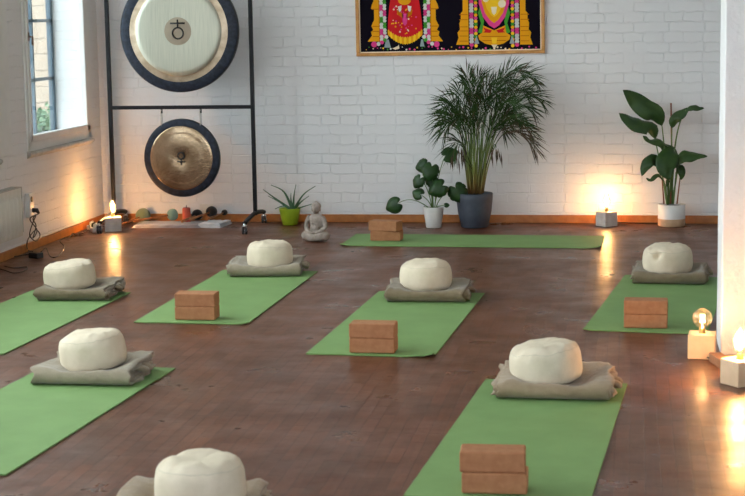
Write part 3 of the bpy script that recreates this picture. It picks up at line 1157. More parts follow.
# ------------------------------------------------------------------ blankets and zafus
def blanket(label, x, y, th, mat, seed, W_=0.48, D=0.41, H=0.088, loose=0.5, z0=0.009):
    """folded wool blanket: nested folds whose round front faces the room"""
    rnd = random.Random(seed)
    m = MB()
    T = 0.0125
    layers = 3
    NX = 36
    for li in range(layers):
        r_ = H / 2 - T / 2 - li * (T + 0.0012)
        if r_ < 0.004:
            break
        path = []
        yb1, yb2 = D / 2 - rnd.uniform(0, 0.02), D / 2 - rnd.uniform(0, 0.03)
        yf = -D / 2 + H / 2
        for k in range(15):
            path.append((yb1 + (yf - yb1) * k / 14, H / 2 - r_))
        for k in range(1, 12):
            q = -pi / 2 - pi * k / 12
            path.append((yf + r_ * 1.25 * cos(q), H / 2 + r_ * sin(q)))
        for k in range(15):
            path.append((yf + (yb2 - yf) * k / 14, H / 2 + r_))
        n = len(path)
        hl, hr = W_ / 2 + rnd.uniform(-0.012, 0.012), W_ / 2 + rnd.uniform(-0.012, 0.012)
        rings = []
        for i in range(NX + 1):
            xx = -hl + (hl + hr) * i / NX
            e = abs(xx) / (W_ / 2)
            outl, inl = [], []
            for j, (py_, pz_) in enumerate(path):
                a = path[max(j - 1, 0)]
                b = path[min(j + 1, n - 1)]
                t_ = Vector((b[0] - a[0], b[1] - a[1])).normalized()
                nr = Vector((-t_[1], t_[0]))
                for lst, s_ in ((outl, 1), (inl, -1)):
                    th_ = T * (0.5 if 0 < j < n - 1 else 0.3)
                    Y = py_ + nr[0] * s_ * th_
                    Z = pz_ + nr[1] * s_ * th_
                    sag = 1 - 0.56 * math.exp(-((xx / 0.165) ** 4 + ((Y + 0.02) / 0.17) ** 4))
                    e4 = max(0, (e - 0.72) / 0.28)
                    nz = noise.noise(Vector((xx * 7, Y * 6, seed + li * 0.15)))
                    nz2 = noise.noise(Vector((xx * 22, Y * 7 + Z * 20, seed * 3.1 + li)))
                    zz = Z * sag * (1 + 0.16 * nz * (0.4 + e4)) * (1 - 0.10 * e4) + (0.0055 * nz2 + 0.012 * min(1, e4 * 1.6) * noise.noise(Vector((xx * 34, Y * 3, seed * 2.3)))) * (Z / H)
                    xo = 0.014 * loose * e4 * noise.noise(Vector((Y * 9, Z * 30, seed + 5 * (xx > 0) + li)))
                    yo = 0.010 * nz2 * (Z / H) + 0.02 * e4 * loose * noise.noise(Vector((xx * 5, Z * 12, seed + li)))
                    lst.append((xx + xo * 2, Y + yo, max(zz, 0.0)))
            rings.append(outl + inl[::-1])
        c = len(rings[0])
        vs = [p for r in rings for p in r]
        fs = []
        for i in range(NX):
            for j in range(c):
                j2 = (j + 1) % c
                fs.append((i * c + j, (i + 1) * c + j, (i + 1) * c + j2, i * c + j2))
        for base_, rev in ((0, False), (NX * c, True)):
            for j in range(n - 1):
                q = (base_ + j, base_ + j + 1, base_ + c - 2 - j, base_ + c - 1 - j)
                fs.append(q if not rev else q[::-1])
        m.add(vs, fs, 0, True)
    # loose rolled edge peeping out on the right side
    for k in range(2 if loose > 0.4 else 1):
        yy = rnd.uniform(-0.09, 0.02) + 0.08 * k
        P_ = [(W_ / 2 - 0.05, yy, H * 0.5), (W_ / 2 + 0.005, yy + 0.01, H * 0.55), (W_ / 2 + 0.022, yy + 0.03, H * 0.42), (W_ / 2 + 0.008, yy + 0.07, H * 0.35)]
        m.tube(spline(P_, 5), [0.019 * min(1, 0.5 + q * 0.1) for q in range(16)], 10, flat=0.8)
    o = m.build('folded_blanket', mat, loc=(x, y, z0), rot=(0, 0, th))
    return tag(o, label, 'blanket', 'folded wool blankets under the cushions')


def zafu(label, x, y, z, rz, seed, R_=0.146, H=0.172, tilt=(0, 0), dimple=None):
    root = thing('meditation_cushion', label, 'cushion', (x, y, z), rz, 'round cotton meditation cushions')
    root.rotation_euler = (tilt[0], tilt[1], rz)
    m = MB()
    NT_, NP = 84, 34
    vs = []
    prof = []
    for i in range(NP + 1):
        a = -pi / 2 + pi * i / NP
        ex = 0.30
        rr = R_ * (abs(cos(a)) ** ex) * (1.0 if a < 0 else 1.0)
        zz = H / 2 + H / 2 * math.copysign(abs(sin(a)) ** 0.62, sin(a))
        rr *= 1 + 0.03 * cos(a) - 0.02 * (zz / H)
        prof.append((rr, zz))

    def dis(q, z_, r):
        p = Vector((cos(q) * r * 10, sin(q) * r * 10, z_ * 10 + seed))
        s_ = 1 + 0.022 * noise.noise(p) + 0.01 * noise.noise(p * 2.7)
        edge = math.exp(-((z_ / H - 0.9) / 0.12) ** 2) + math.exp(-((z_ / H - 0.08) / 0.1) ** 2)
        s_ += 0.010 * edge * noise.noise(Vector((cos(q) * 7, sin(q) * 7, seed + 9)))
        s_ += 0.006 * edge * cos(34 * q + 2 * sin(3 * q))
        return s_
    m.lathe([(0, prof[0][1])] + prof[1:-1] + [(0, prof[-1][1])], (0, 0, 0), NT_, 0, True, None, dis)
    out = []
    for (vx, vy, vz) in m.v:
        rr = math.hypot(vx, vy)
        if vz > H * 0.6:
            vz += 0.010 * noise.noise(Vector((vx * 14, vy * 14, seed + 3))) + 0.005 * noise.noise(Vector((vx * 40, vy * 40, seed)))
            vz += 0.014 * max(0, 1 - (rr / R_) ** 2) - 0.012 * math.exp(-((rr) / 0.045) ** 2)
        if dimple:
            d = (Vector((vx, vy, vz)) - Vector(dimple)).length
            k_ = math.exp(-(d / 0.024) ** 2)
            vx *= 1 - 0.34 * k_
            vy *= 1 - 0.34 * k_
            vz -= 0.025 * k_
        out.append((vx, vy, max(vz, 0)))
    m.v = out
    m.build('cover', M['cotton'], root)
    m = MB()
    for zc, f_ in ((H * 0.90, 0.80), (H * 0.10, 0.83)):
        pts = []
        for k in range(73):
            q = 2 * pi * k / 72
            # stitched seam just outside the fabric
            best = min(prof, key=lambda p_: abs(p_[1] - zc) + (0 if p_[0] > R_ * 0.5 else 1))
            rr = best[0] * dis(q, best[1], best[0]) + 0.0008
            zz = best[1]
            if zz > H * 0.6:
                vx, vy = rr * cos(q), rr * sin(q)
                zz += 0.010 * noise.noise(Vector((vx * 14, vy * 14, seed + 3))) + 0.005 * noise.noise(Vector((vx * 40, vy * 40, seed)))
            pts.append((rr * cos(q), rr * sin(q), zz))
        m.tube(pts, 0.0019, 6)
    m.build('seam', M['seam'], root)
    # top closing pleat
    m = MB()
    m.tube(spline([(-0.05, -0.004, H - 0.006), (-0.02, 0.006, H - 0.009), (0.01, -0.004, H - 0.010), (0.045, 0.008, H - 0.006)], 5), 0.0045, 8)
    m.build('closing_pleat', M['cotton'], root)
    return root


def seat(key, bl, zf, th, mat, bkw, zkw):
    """bl: (px centre, py of the front foot) of the blanket; zf: (px, py) of the cushion base"""
    bl_label, z_label = bl[2], zf[2]
    c = on_floor(bl[0], bl[1], 0.012)
    D = bkw.get('D', 0.41)
    n = Vector((-sin(th), cos(th), 0))
    cc = c + n * (D / 2)
    blanket(bl_label, cc.x, cc.y, th, mat, hash_(key), **bkw)
    z = 0.044 if 'z' not in zkw else zkw.pop('z')
    q = on_floor(zf[0], zf[1] + 5.0, z)
    zafu(z_label, q.x, q.y, z - 0.004, 0.0, hash_(key) * 1.7, **zkw)


def hash_(k):
    return dict(mid=1, l2=2, rb=3, fr=4, ln=5, fl=6, fn=7)[k]


seat('mid', (426, 302, 'folded greige blanket on the middle mat'), (426, 284, 'cream round cushion on the middle mat'), 0.02, M['wool'], dict(W_=0.45, loose=0.9), dict(R_=0.147, H=0.163))
seat('l2', (264, 276.5, 'folded light grey blanket on the mat in front of the statue'), (270, 262, 'cream round cushion with a puckered top, in front of the stone statue'), 0.12, M['wool_light'], dict(W_=0.46, loose=1.0), dict(R_=0.142, H=0.160))
seat('rb', (669, 284, 'folded olive grey blanket on the mat beside the column'), (668, 267.5, 'cream round cushion with a dented side, beside the column'), -0.05, M['wool'], dict(W_=0.43, loose=0.8),
     dict(R_=0.147, H=0.165, tilt=(0.06, -0.03), dimple=Vector((-0.066, -0.116, 0.135))))
seat('fr', (553.5, 400, 'folded beige blanket on the mat nearest the camera'), (548, 376, 'large cream round cushion tilted on the mat nearest the camera'), -0.02, M['wool_beige'], dict(W_=0.48, loose=1.0),
     dict(R_=0.153, H=0.165, tilt=(0.02, -0.12)))
seat('ln', (81, 385.5, 'folded grey brown blanket on the lower left mat'), (95, 362, 'cream round cushion on the lower left mat'), 0.0, M['wool_light'], dict(W_=0.43, loose=1.0), dict(R_=0.148, H=0.162, tilt=(0.03, -0.10)))
seat('fl', (71, 300.5, 'folded olive blanket on the mat at the left edge below the radiator'), (71, 283, 'cream round cushion at the left, below the radiator'), 0.06, M['wool'], dict(W_=0.42, loose=1.0), dict(R_=0.150, H=0.155, tilt=(0.02, -0.09)))
blanket('folded beige blanket cut off by the bottom of the picture', -1.415, 5.03, 0.04, M['wool_beige'], 7.3, W_=0.46, loose=0.5, z0=0.002)
zafu('cream round cushion cut off by the bottom of the picture', -1.362, 5.015, 0.046, 0.0, 11.9, R_=0.143, H=0.165)


# ------------------------------------------------------------------ cube lamps
def point(name, loc, power, r=0.012, parent=None):
    l = bpy.data.lights.new(name, 'POINT')
    l.energy = power
    l.color = LAMP_COL
    l.shadow_soft_size = r
    o = bpy.data.objects.new(name, l)
    COL.objects.link(o)
    o.location = loc
    if parent is not None:
        o.parent = parent
    return o


def lamp(label, x, y, rz, S, H, mat, kind, power, group):
    root = thing('cube_lamp', label, 'lamp', (x, y, 0), rz, group)
    m = MB()
    m.box(-S / 2, S / 2, -S / 2, S / 2, 0.001, H)
    m.build('cube_base', mat, root, bevel=0.004)
    m = MB()
    m.lathe([(0.0, H - 0.004), (0.017, H - 0.004), (0.017, H + 0.004), (0.0145, H + 0.006), (0.0145, H + 0.022), (0.0, H + 0.022)], (0, 0, 0), 20)
    m.build('socket', M['brass'], root)
    m = MB()
    fil = MB()
    z = H + 0.016
    if kind == 'tube':
        pr = [(0.010, z), (0.012, z + 0.012), (0.024, z + 0.03), (0.026, z + 0.05), (0.024, z + 0.085), (0.014, z + 0.105), (0.004, z + 0.111), (0, z + 0.112)]
        for k in range(6):
            a = pi * k / 3
            fil.tube([(0.006 * cos(a), 0.006 * sin(a), z + 0.028), (0.009 * cos(a), 0.009 * sin(a), z + 0.088)], 0.0026, 5)
        lz = z + 0.055
    elif kind == 'globe':
        pr = [(0.010, z), (0.013, z + 0.012)]
        R_ = 0.0465
        for k in range(3, 19):
            a = -pi / 2 + pi * k / 18
            pr.append((R_ * cos(a), z + 0.012 + R_ + R_ * sin(a) - 0.004))
        pr[-1] = (0, pr[-1][1])
        pts = []
        for k in range(61):
            a = 2 * pi * k / 12
            rr = 0.010 + 0.003 * sin(k)
            pts.append((rr * cos(a), rr * sin(a), z + 0.035 + 0.034 * k / 60))
        fil.tube(pts, 0.0022, 5)
        fil.tube([(0, 0, z + 0.006), (0, 0, z + 0.036)], 0.002, 6)
        lz = z + 0.055
    else:
        pr = [(0.010, z), (0.012, z + 0.012), (0.020, z + 0.03), (0.030, z + 0.055), (0.031, z + 0.07), (0.024, z + 0.095), (0.012, z + 0.118), (0, z + 0.126)]
        for k in range(8):
            a = pi * k / 4
            fil.tube([(0.004 * cos(a), 0.004 * sin(a), z + 0.026), (0.012 * cos(a), 0.012 * sin(a), z + 0.055), (0.006 * cos(a), 0.006 * sin(a), z + 0.096)], 0.0024, 5)
        lz = z + 0.06
    m.lathe(pr, (0, 0, 0), 28)
    b = m.build('bulb', M['bulb_glass'], root)
    fil.build('filament', M['filament_dim'] if kind == 'globe' else M['filament'], b)
    point('lamp_light', (0, 0, lz), power, 0.010 if kind != 'globe' else 0.006, root)
    return root


LG = 'cube lamps with bare filament bulbs'
lamp('grey cube lamp with a glowing tubular bulb beneath the left post of the gong stand', -3.950, 12.225, 0.30, 0.128, 0.108, M['concrete'], 'tube', LAMP_W['tall'], LG)
lamp('grey cube lamp standing cornerwise by the back wall with a glaring bulb', -0.196, 12.655, radians(40), 0.118, 0.112, M['concrete'], 'st', LAMP_W['centre'], LG)
lamp('pale cube lamp with a clear globe bulb in front of the column', 0.325, 7.785, -0.10, 0.125, 0.115, M['pale_wood'], 'globe', LAMP_W['globe'], LG)
lamp('pale cube lamp with a bright bulb at the right edge of the picture', 0.462, 7.215, -0.9, 0.118, 0.112, M['pale_wood'], 'st', LAMP_W['right'], LG)
mb = MB()
mb.box(-0.028, 0.028, -0.13, 0.10, 0, 0.042)
o = mb.build('wooden_block', M['cork'], bevel=0.003, loc=(0.405, 7.60, 0), rot=(0, 0, 0.25))
tag(o, 'short orange brown wooden block lying at the foot of the column between two lamps', 'block')
cable('lamp_cable', [(0.345, 7.712, 0.014), (0.37, 7.705, 0.008), (0.395, 7.725, 0.005), (0.398, 7.76, 0.005), (0.402, 7.80, 0.005), (0.404, 7.83, 0.005)], 0.0035, M['black_plastic'],
      'black lead at the foot of the globe bulb lamp')
cable('lamp_cable', [(-0.14, 12.70, 0.02), (-0.05, 12.77, 0.012), (0.05, 12.79, 0.006), (0.17, 12.795, 0.006), (0.40, 12.79, 0.006)], 0.0035, M['black_plastic'],
      'black lead of the cornerwise lamp running along the back skirting')

# plugs and leads left of the tubular lamp
ps = thing('power_strip', 'white multi-socket strip in a tangle of leads left of the tubular lamp', 'power strip', (-4.10, 12.20, 0), 0.5)
mb = MB()
mb.box(-0.03, 0.03, -0.13, 0.13, 0.001, 0.034)
mb.build('housing', M['white_plastic'], ps, bevel=0.006)
for k, yy in enumerate((-0.08, 0.0, 0.08)):
    mb = MB()
    mb.tube([(0, yy, 0.03), (0, yy, 0.055), (0.012, yy - 0.01, 0.07)], [0.018, 0.016, 0.007], 10)
    mb.build('plug', M['white_plastic'] if k != 1 else M['black_plastic'], ps)
cable('lamp_cable', [(-4.10, 12.10, 0.06), (-4.08, 12.02, 0.03), (-4.13, 11.97, 0.006), (-4.17, 12.08, 0.006), (-4.12, 12.2, 0.01), (-4.16, 12.35, 0.006), (-4.1, 12.45, 0.006)],
      0.0035, M['black_plastic'], 'black lead looping round the white socket strip')

# ------------------------------------------------------------------ mallets and cloth below the small gong
random.seed(9)


def cloth(label, x0_, x1_, y0_, y1_, h, mat, seed, rz=0, layers=3, z0=0):
    cx, cy = (x0_ + x1_) / 2, (y0_ + y1_) / 2
    m = MB()
    W2, D2 = (x1_ - x0_) / 2, (y1_ - y0_) / 2
    for li in range(layers):
        zb_ = h * li / layers
        nx_, ny_ = 30, 12
        sx, sy = W2 * (1 - 0.03 * li), D2 * (1 - 0.03 * li)
        top, bot = [], []
        for j in range(ny_ + 1):
            for i in range(nx_ + 1):
                a, b = -1 + 2 * i / nx_, -1 + 2 * j / ny_
                e = max(abs(a), abs(b)) ** 8
                zz = zb_ + h / layers * (0.95 - 0.35 * e) + 0.004 * noise.noise(Vector((a * 4, b * 3, seed))) * (li + 1) / layers
                wob = 0.012 * noise.noise(Vector((a * 2, b * 2, seed + li * 3)))
                top.append((a * sx + wob, b * sy + wob, zz))
                bot.append((a * sx + wob, b * sy + wob, zb_ + 0.0008))
        k = len(top)
        n = nx_ + 1
        f = []
        for j in range(ny_):
            for i in range(nx_):
                q = j * n + i
                f.append((q, q + 1, q + n + 1, q + n))
        for i in range(nx_):
            f.append((i, k + i, k + i + 1, i + 1))
            q = ny_ * n + i
            f.append((q, q + 1, k + q + 1, k + q))
        for j in range(ny_):
            q = j * n
            f.append((q, q + n, k + q + n, k + q))
            q = j * n + nx_
            f.append((q, k + q, k + q + n, q + n))
        m.add(top + bot, f, 0, True)
    return tag(m.build('folded_cloth', mat, loc=(cx, cy, z0), rot=(0, 0, rz)), label, 'cloth')


cloth('grey folded cloth on the floor below the small gong', -3.86, -3.32, 12.40, 12.70, 0.024, M['grey_cloth'], 2.2, 0.04)
cloth('pale folded cloth stack below the right side of the small gong', -3.33, -3.14, 12.42, 12.70, 0.034, M['pale_cloth'], 5.1, -0.1, 4)


def mallet(label, head, butt, R_, Hh, mat, hr=0.008):
    """head, butt: 3D points; the felt head is centred on head"""
    g = thing('gong_mallet', label, 'mallet', (0, 0, 0), 0, 'gong mallets on the floor below the gongs')
    head, butt = Vector(head), Vector(butt)
    d = (head - butt).normalized()
    rot = Vector((0, 0, 1)).rotation_difference(d).to_matrix()
    g.location = head
    m = MB()
    pr = [(0, -Hh / 2), (R_ * 0.55, -Hh / 2 + 0.001), (R_ * 0.9, -Hh * 0.3), (R_, 0), (R_ * 0.92, Hh * 0.3), (R_ * 0.6, Hh / 2 - 0.001), (0, Hh / 2)]
    m.lathe(pr, (0, 0, 0), 24, 0, True, rot)
    m.build('head', mat, g, sub=1)
    m = MB()
    b = butt - head
    s0 = -d * (Hh * 0.35)
    m.tube([s0, s0.lerp(b, 0.3), s0.lerp(b, 0.7), b * 0.97, b], [hr * 0.8, hr * 0.85, hr * 1.2, hr * 1.35, hr * 0.9], 12)
    m.build('handle', M['handle_wood'], g)
    return g


mallet('sage green felt gong mallet, leftmost of the mallets', (-3.86, 12.72, 0.058), (-3.97, 12.42, 0.012), 0.062, 0.10, M['sage'])
mallet('teal felt gong mallet with its handle lying across the grey cloth', (-3.60, 12.66, 0.074), (-3.86, 12.46, 0.046), 0.049, 0.08, M['teal'])
mallet('black felt gong mallet next to the coral candle', (-3.41, 12.70, 0.068), (-3.47, 12.45, 0.045), 0.045, 0.075, M['dark_felt'])
mallet('black felt gong mallet lying on the pale cloth stack', (-3.30, 12.73, 0.090), (-3.40, 12.45, 0.062), 0.046, 0.08, M['dark_felt'])
mallet('slim black felt mallet at the right end of the pale cloth', (-3.20, 12.75, 0.082), (-3.27, 12.47, 0.062), 0.024, 0.05, M['dark_felt'], 0.006)
c = thing('pillar_candle', 'coral red pillar candle with a black wick below the small gong', 'candle', (-3.475, 12.62, 0.019))
mb = MB()
mb.lathe([(0, 0), (0.031, 0), (0.033, 0.004), (0.031, 0.035), (0.033, 0.07), (0.031, 0.11), (0.026, 0.116), (0, 0.114)], (0, 0, 0), 24)
mb.build('wax', M['coral'], c)
mb = MB()
mb.tube([(0, 0, 0.112), (0, 0, 0.120), (0.002, 0, 0.136)], [0.005, 0.004, 0.002], 8)
mb.build('wick', M['black_plastic'], c)
so = thing('wall_socket', 'small white socket low on the back wall right of the mallets', 'socket', (-3.365, YB, 0.105))
mb = MB()
mb.box(-0.055, 0.055, -0.012, 0, -0.03, 0.035)
mb.build('housing', M['white_plastic'], so, bevel=0.004)
mb = MB()
mb.lathe([(0, 0), (0.02, 0.0), (0.02, 0.003), (0, 0.003)], (0.02, -0.012, 0), 16, M=Matrix.Rotation(pi / 2, 3, 'X'))
mb.build('outlet', M['white_plastic'], so)


# ------------------------------------------------------------------ plants
def leaf(root, name, pts, width, mat, up=(0, -1, 0.25), fold=0.25, shape='lance', nseg=14, wave=0.0, seed=0):
    """pts: midrib points, relative to the root"""
    P_ = spline(pts, max(2, nseg // (len(pts) - 1)))
    n = len(P_)
    up = Vector(up).normalized()
    vs, fs = [], []
    NW = 4
    for i, p in enumerate(P_):
        t_ = i / (n - 1)
        a = P_[max(i - 1, 0)]
        b = P_[min(i + 1, n - 1)]
        T_ = (b - a).normalized()
        side = T_.cross(up)
        side = side.normalized() if side.length > 1e-4 else T_.orthogonal().normalized()
        nr = side.cross(T_).normalized()
        if shape == 'lance':
            w_ = sin(pi * min(t_ ** 0.85, 1)) ** 0.75
        elif shape == 'heart':
            w_ = (sin(pi * (0.16 + 0.84 * t_)) ** 0.7) * (1.15 - 0.35 * t_)
        elif shape == 'spike':
            w_ = (1 - t_) ** 0.8 * (0.8 + 0.2 * cos(t_ * 3))
        w_ = max(w_, 0.02) * width / 2
        for k in range(-NW, NW + 1):
            f_ = k / NW
            wv = wave * width * noise.noise(Vector((t_ * 5, f_ * 1.5, seed))) * abs(f_)
            vs.append(p + side * (w_ * f_) + nr * (-fold * w_ * abs(f_) ** 1.3 + wv))
    c = 2 * NW + 1
    for i in range(n - 1):
        for k in range(c - 1):
            fs.append((i * c + k, i * c + k + 1, (i + 1) * c + k + 1, (i + 1) * c + k))
    m = MB()
    m.add(vs, fs, 0, True)
    o = m.build(name, mat, root)
    s_ = o.modifiers.new('thickness', 'SOLIDIFY')
    s_.thickness = 0.0012 if shape != 'spike' else 0.006
    s_.offset = 0
    return o


def rel(root_loc, px_, py_, dy=0.0):
    y = root_loc[1] + dy
    return at_y(px_, py_, y) - Vector(root_loc)


# areca palm
L0 = Vector((-1.19, 12.54, 0))
palm = thing('potted_palm', 'tall bushy feathery palm in a slate grey pot against the brick wall', 'plant', L0)
mb = MB()
mb.lathe([(0, 0.002), (0.095, 0.002), (0.103, 0.008), (0.128, 0.12), (0.138, 0.22), (0.139, 0.262), (0.133, 0.264), (0.131, 0.245), (0, 0.245)], (0, 0, 0), 48)
mb.build('pot', M['slate_pot'], palm)
mb = MB()
mb.lathe([(0.129, 0.243), (0.08, 0.25), (0, 0.252)], (0, 0, 0), 30)
mb.build('soil', M['soil'], palm)
random.seed(21)
canes = MB()
tips = [(462, 60, .05), (466, 68, -.10), (452, 78, .0), (436, 88, -.1), (432, 100, .05), (434, 122, -.12), (440, 112, .1), (452, 100, -.25), (470, 82, -.2),
        (478, 62, .08), (492, 68, .0), (486, 84, -.22), (500, 76, .1), (512, 64, -.05), (528, 56, .05), (546, 62, -.08), (554, 82, .0), (543, 92, -.2), (536, 76, .12),
        (546, 142, -.1), (540, 124, .05), (528, 112, -.28), (515, 100, .12), (520, 86, -.3), (480, 100, -.38), (465, 110, -.34),
        (447, 142, -.2), (508, 120, .08)]
for k, (tx, ty, dy) in enumerate(tips):
    tx, ty = 482 + (tx - 482) * (0.80 if tx < 482 else 0.87), ty + (14 if ty < 110 else 4)
    bx_ = 476 + (tx - 484) * 0.10 + random.uniform(-2.5, 2.5)
    base_ = rel(L0, bx_, 193, dy * 0.12)
    tip = rel(L0, tx, ty, dy)
    if k < 26:
        ctrl = rel(L0, 475 + (tx - 478) * 0.36, min(ty + 2, 118) - abs(tx - 480) * 0.34, dy * 0.5)
    else:
        ctrl = rel(L0, 475 + (tx - 478) * 0.34, min(ty - 6, 126), dy * 0.5)
    path = bez(base_, ctrl, tip, 26)
    # arching end
    for i, p in enumerate(path):
        t_ = i / 26
        p.z -= 0.05 * max(0, t_ - 0.75) ** 2 * 16 * (0.4 if ty < 75 else 1)
    k0 = 10
    canes.tube(path[:k0 + 1], [0.0058 - 0.0002 * i for i in range(k0 + 1)], 6)
    m = MB()
    m.tube(path[k0:], [0.004 - 0.0002 * i for i in range(len(path) - k0)], 5)
    dry = ty > 145 and tx > 535
    # leaflets
    plane = Vector((random.uniform(-0.5, 0.5), -1, random.uniform(-0.1, 0.7))).normalized()
    NL = 24
    for i in range(NL):
        t_ = 0.46 + 0.54 * i / (NL - 1)
        fi = t_ * 26
        a = path[min(int(fi), 25)]
        b = path[min(int(fi) + 1, 26)]
        p = a.lerp(b, fi - int(fi))
        T_ = (b - a).normalized()
        side = T_.cross(plane).normalized()
        env = sin(pi * min(0.12 + 0.80 * (t_ - 0.46) / 0.54, 1)) ** 0.6
        Lf = random.uniform(0.16, 0.25) * env
        for s_ in (-1, 1):
            d = (T_ * 1.0 + side * s_ * random.uniform(0.22, 0.6) + plane * random.uniform(-0.1, 0.25)).normalized()
            q1 = p + d * Lf * 0.5 + Vector((0, 0, -0.006))
            q2 = p + d * Lf + Vector((0, 0, -random.uniform(0.02, 0.05) * (Lf / 0.17)))
            lim = YB - 0.03 - L0.y
            for q in (q1, q2):
                q.y = min(q.y, lim)
            wd = d.cross(plane).normalized() * random.uniform(0.0030, 0.0046)
            m.add([p, q1 + wd, q2, q1 - wd], [(0, 1, 2, 3)], 1 if (dry or random.random() < 0.10) else 0)
    m.build('frond', [M['frond'], M['frond_dry']], palm)
for k in range(13):
    bx_ = 476 + random.uniform(-12, 12)
    a = rel(L0, 476 + (bx_ - 476) * 0.6, 194, random.uniform(-.05, .05))
    b = rel(L0, bx_ + random.uniform(-4, 4), random.uniform(115, 150), random.uniform(-.09, .07))
    canes.tube([a, a.lerp(b, 0.5) + Vector((random.uniform(-.01, .01), 0, 0)), b], [0.0065, 0.0055, 0.003], 6)
canes.build('canes', M['cane'], palm)
# dead drooping leaflets left and right
for (cx_, cy_, n_) in ((459, 160, 9), (496, 160, 8), (452, 165, 5)):
    m = MB()
    top = rel(L0, cx_, cy_ - 12, -0.12)
    m.tube(bez(rel(L0, 474 if cx_ < 480 else 484, 172, -.03), rel(L0, cx_, cy_ - 26, -.1), top, 10), 0.003, 5)
    for i in range(n_):
        a = top + Vector((random.uniform(-.04, .05), random.uniform(-.03, .03), random.uniform(-.02, .03)))
        b = a + Vector((random.uniform(-.02, .02), random.uniform(-.02, .02), -random.uniform(.09, .17)))
        mm = a.lerp(b, .5)
        m.add([a, mm + Vector((.006, 0, 0)), b, mm - Vector((.006, 0, 0))], [(0, 1, 2, 3)], 1)
    m.build('withered_frond', [M['frond'], M['frond_dry']], palm)

# monstera
L1 = Vector((-1.50, 12.50, 0))
mon = thing('potted_monstera', 'small split-leaf plant with round dark leaves in a white pot', 'plant', L1)
mb = MB()
mb.lathe([(0, 0.002), (0.054, 0.002), (0.058, 0.006), (0.080, 0.155), (0.080, 0.162), (0.074, 0.162), (0.072, 0.15), (0, 0.15)], (0, 0, 0), 40)
mb.build('pot', M['white_pot'], mon)
mb = MB()
mb.lathe([(0.073, 0.149), (0.04, 0.154), (0, 0.155)], (0, 0, 0), 24)
mb.build('soil', M['soil'], mon)


def mon_leaf(cx_, cy_, r_px, dy, ang, tilt, seed, notch=True):
    """round heart-shaped split leaf; ang: direction of its tip in the picture plane"""
    c_ = rel(L1, cx_, cy_, dy)
    R_ = r_px * 1.15 / 131
    n = 56
    pts = []
    nr = Vector((tilt[0], -1, tilt[1])).normalized()
    ux = nr.cross(Vector((0, 0, 1))).normalized() * -1
    uz = nr.cross(ux).normalized() * -1
    if uz.z < 0:
        uz = -uz
    T_ = (ux * cos(ang) + uz * sin(ang)).normalized()
    S_ = T_.cross(nr).normalized()
    vs = [c_ - nr * -0.004]
    for k in range(n):
        q = 2 * pi * k / n
        # q = 0 at the tip, pi at the stalk notch
        r_ = R_ * (0.92 + 0.14 * cos(q) + 0.20 * math.exp(-(min(q, 2 * pi - q) / 0.30) ** 2))
        d_ = abs(q - pi)
        r_ *= 1 - 0.70 * math.exp(-(d_ / 0.30) ** 2)
        if notch:
            for qn in (0.75, 1.35, 1.95):
                for qq in (qn, 2 * pi - qn):
                    r_ *= 1 - 0.10 * math.exp(-((q - qq) / 0.06) ** 2)
        bend = -0.28 * (r_ / R_) ** 2 * R_ * (0.5 + 0.5 * abs(sin(q))) + 0.05 * R_ * noise.noise(Vector((cos(q) * 2, sin(q) * 2, seed)))
        vs.append(c_ + T_ * (r_ * cos(q)) + S_ * (r_ * sin(q)) + nr * bend)
    ring = len(vs)
    for k in range(n):
        vs.append(c_.lerp(vs[1 + k], 0.55) + nr * 0.04 * R_)
    fs = []
    for k in range(n):
        k2 = (k + 1) % n
        fs.append((0, ring + k, ring + k2))
        fs.append((ring + k, 1 + k, 1 + k2, ring + k2))
    m = MB()
    m.add(vs, fs, 0, True)
    o = m.build('leaf', M['leaf_dark'], mon)
    s_ = o.modifiers.new('thickness', 'SOLIDIFY')
    s_.thickness = 0.0012
    m = MB()
    at = c_ - T_ * R_ * 0.35
    b_ = Vector(((at.x) * 0.12, (at.y) * 0.1 - 0.01, 0.15))
    if cx_ < 400:
        ct = rel(L1, 412, 194, dy)
    else:
        ct = Vector((at.x * 0.25, at.y * 0.6, 0.15 + (at.z - 0.15) * 0.6))
    m.tube(bez(b_, ct, at + nr * -0.003, 14), [0.0042 - 0.0001 * i for i in range(15)], 6)
    m.build('petiole', M['stem'], o)


mon_leaf(395.5, 204.5, 8.0, -.10, radians(205), (-0.2, 0.2), 1, False)
mon_leaf(423, 165, 7.0, -.02, radians(200), (-0.5, 0.3), 2)
mon_leaf(431, 169, 8.5, -.07, radians(-110), (0.2, 0.3), 3)
mon_leaf(419, 180, 6.5, -.09, radians(-120), (-0.3, 0.3), 4)
mon_leaf(431.5, 180, 6.5, -.03, radians(-50), (0.1, 0.4), 5)
mon_leaf(419, 194, 6, -.1, radians(160), (-0.3, 0.5), 6, False)
mon_leaf(440, 187, 9.0, -.10, radians(-150), (0.0, 0.3), 7)
mon_leaf(457, 190.5, 9.5, -.06, radians(-60), (0.2, 0.15), 8)
mon_leaf(448, 155, 7.5, -.05, radians(20), (0.2, 0.35), 9)
mon_leaf(446, 205, 2.5, -.1, radians(0), (0.2, 0.65), 10, False)

# strelitzia
L2 = Vector((0.290, 12.665, 0))
st = thing('potted_paddle_plant', 'upright plant with large paddle leaves in a white and tan pot by the back wall', 'plant', L2)
mb = MB()
mb.lathe([(0, 0.002), (0.096, 0.002), (0.101, 0.007), (0.102, 0.06)], (0, 0, 0), 44, 1)
mb.lathe([(0.102, 0.06), (0.1025, 0.165), (0.100, 0.168), (0.096, 0.165), (0.095, 0.155), (0, 0.155)], (0, 0, 0), 44, 0)
mb.build('pot', [M['white_pot'], M['tan_pot']], st)
mb = MB()
mb.lathe([(0.0955, 0.154), (0.05, 0.158), (0, 0.159)], (0, 0, 0), 24)
mb.build('soil', M['soil'], st)


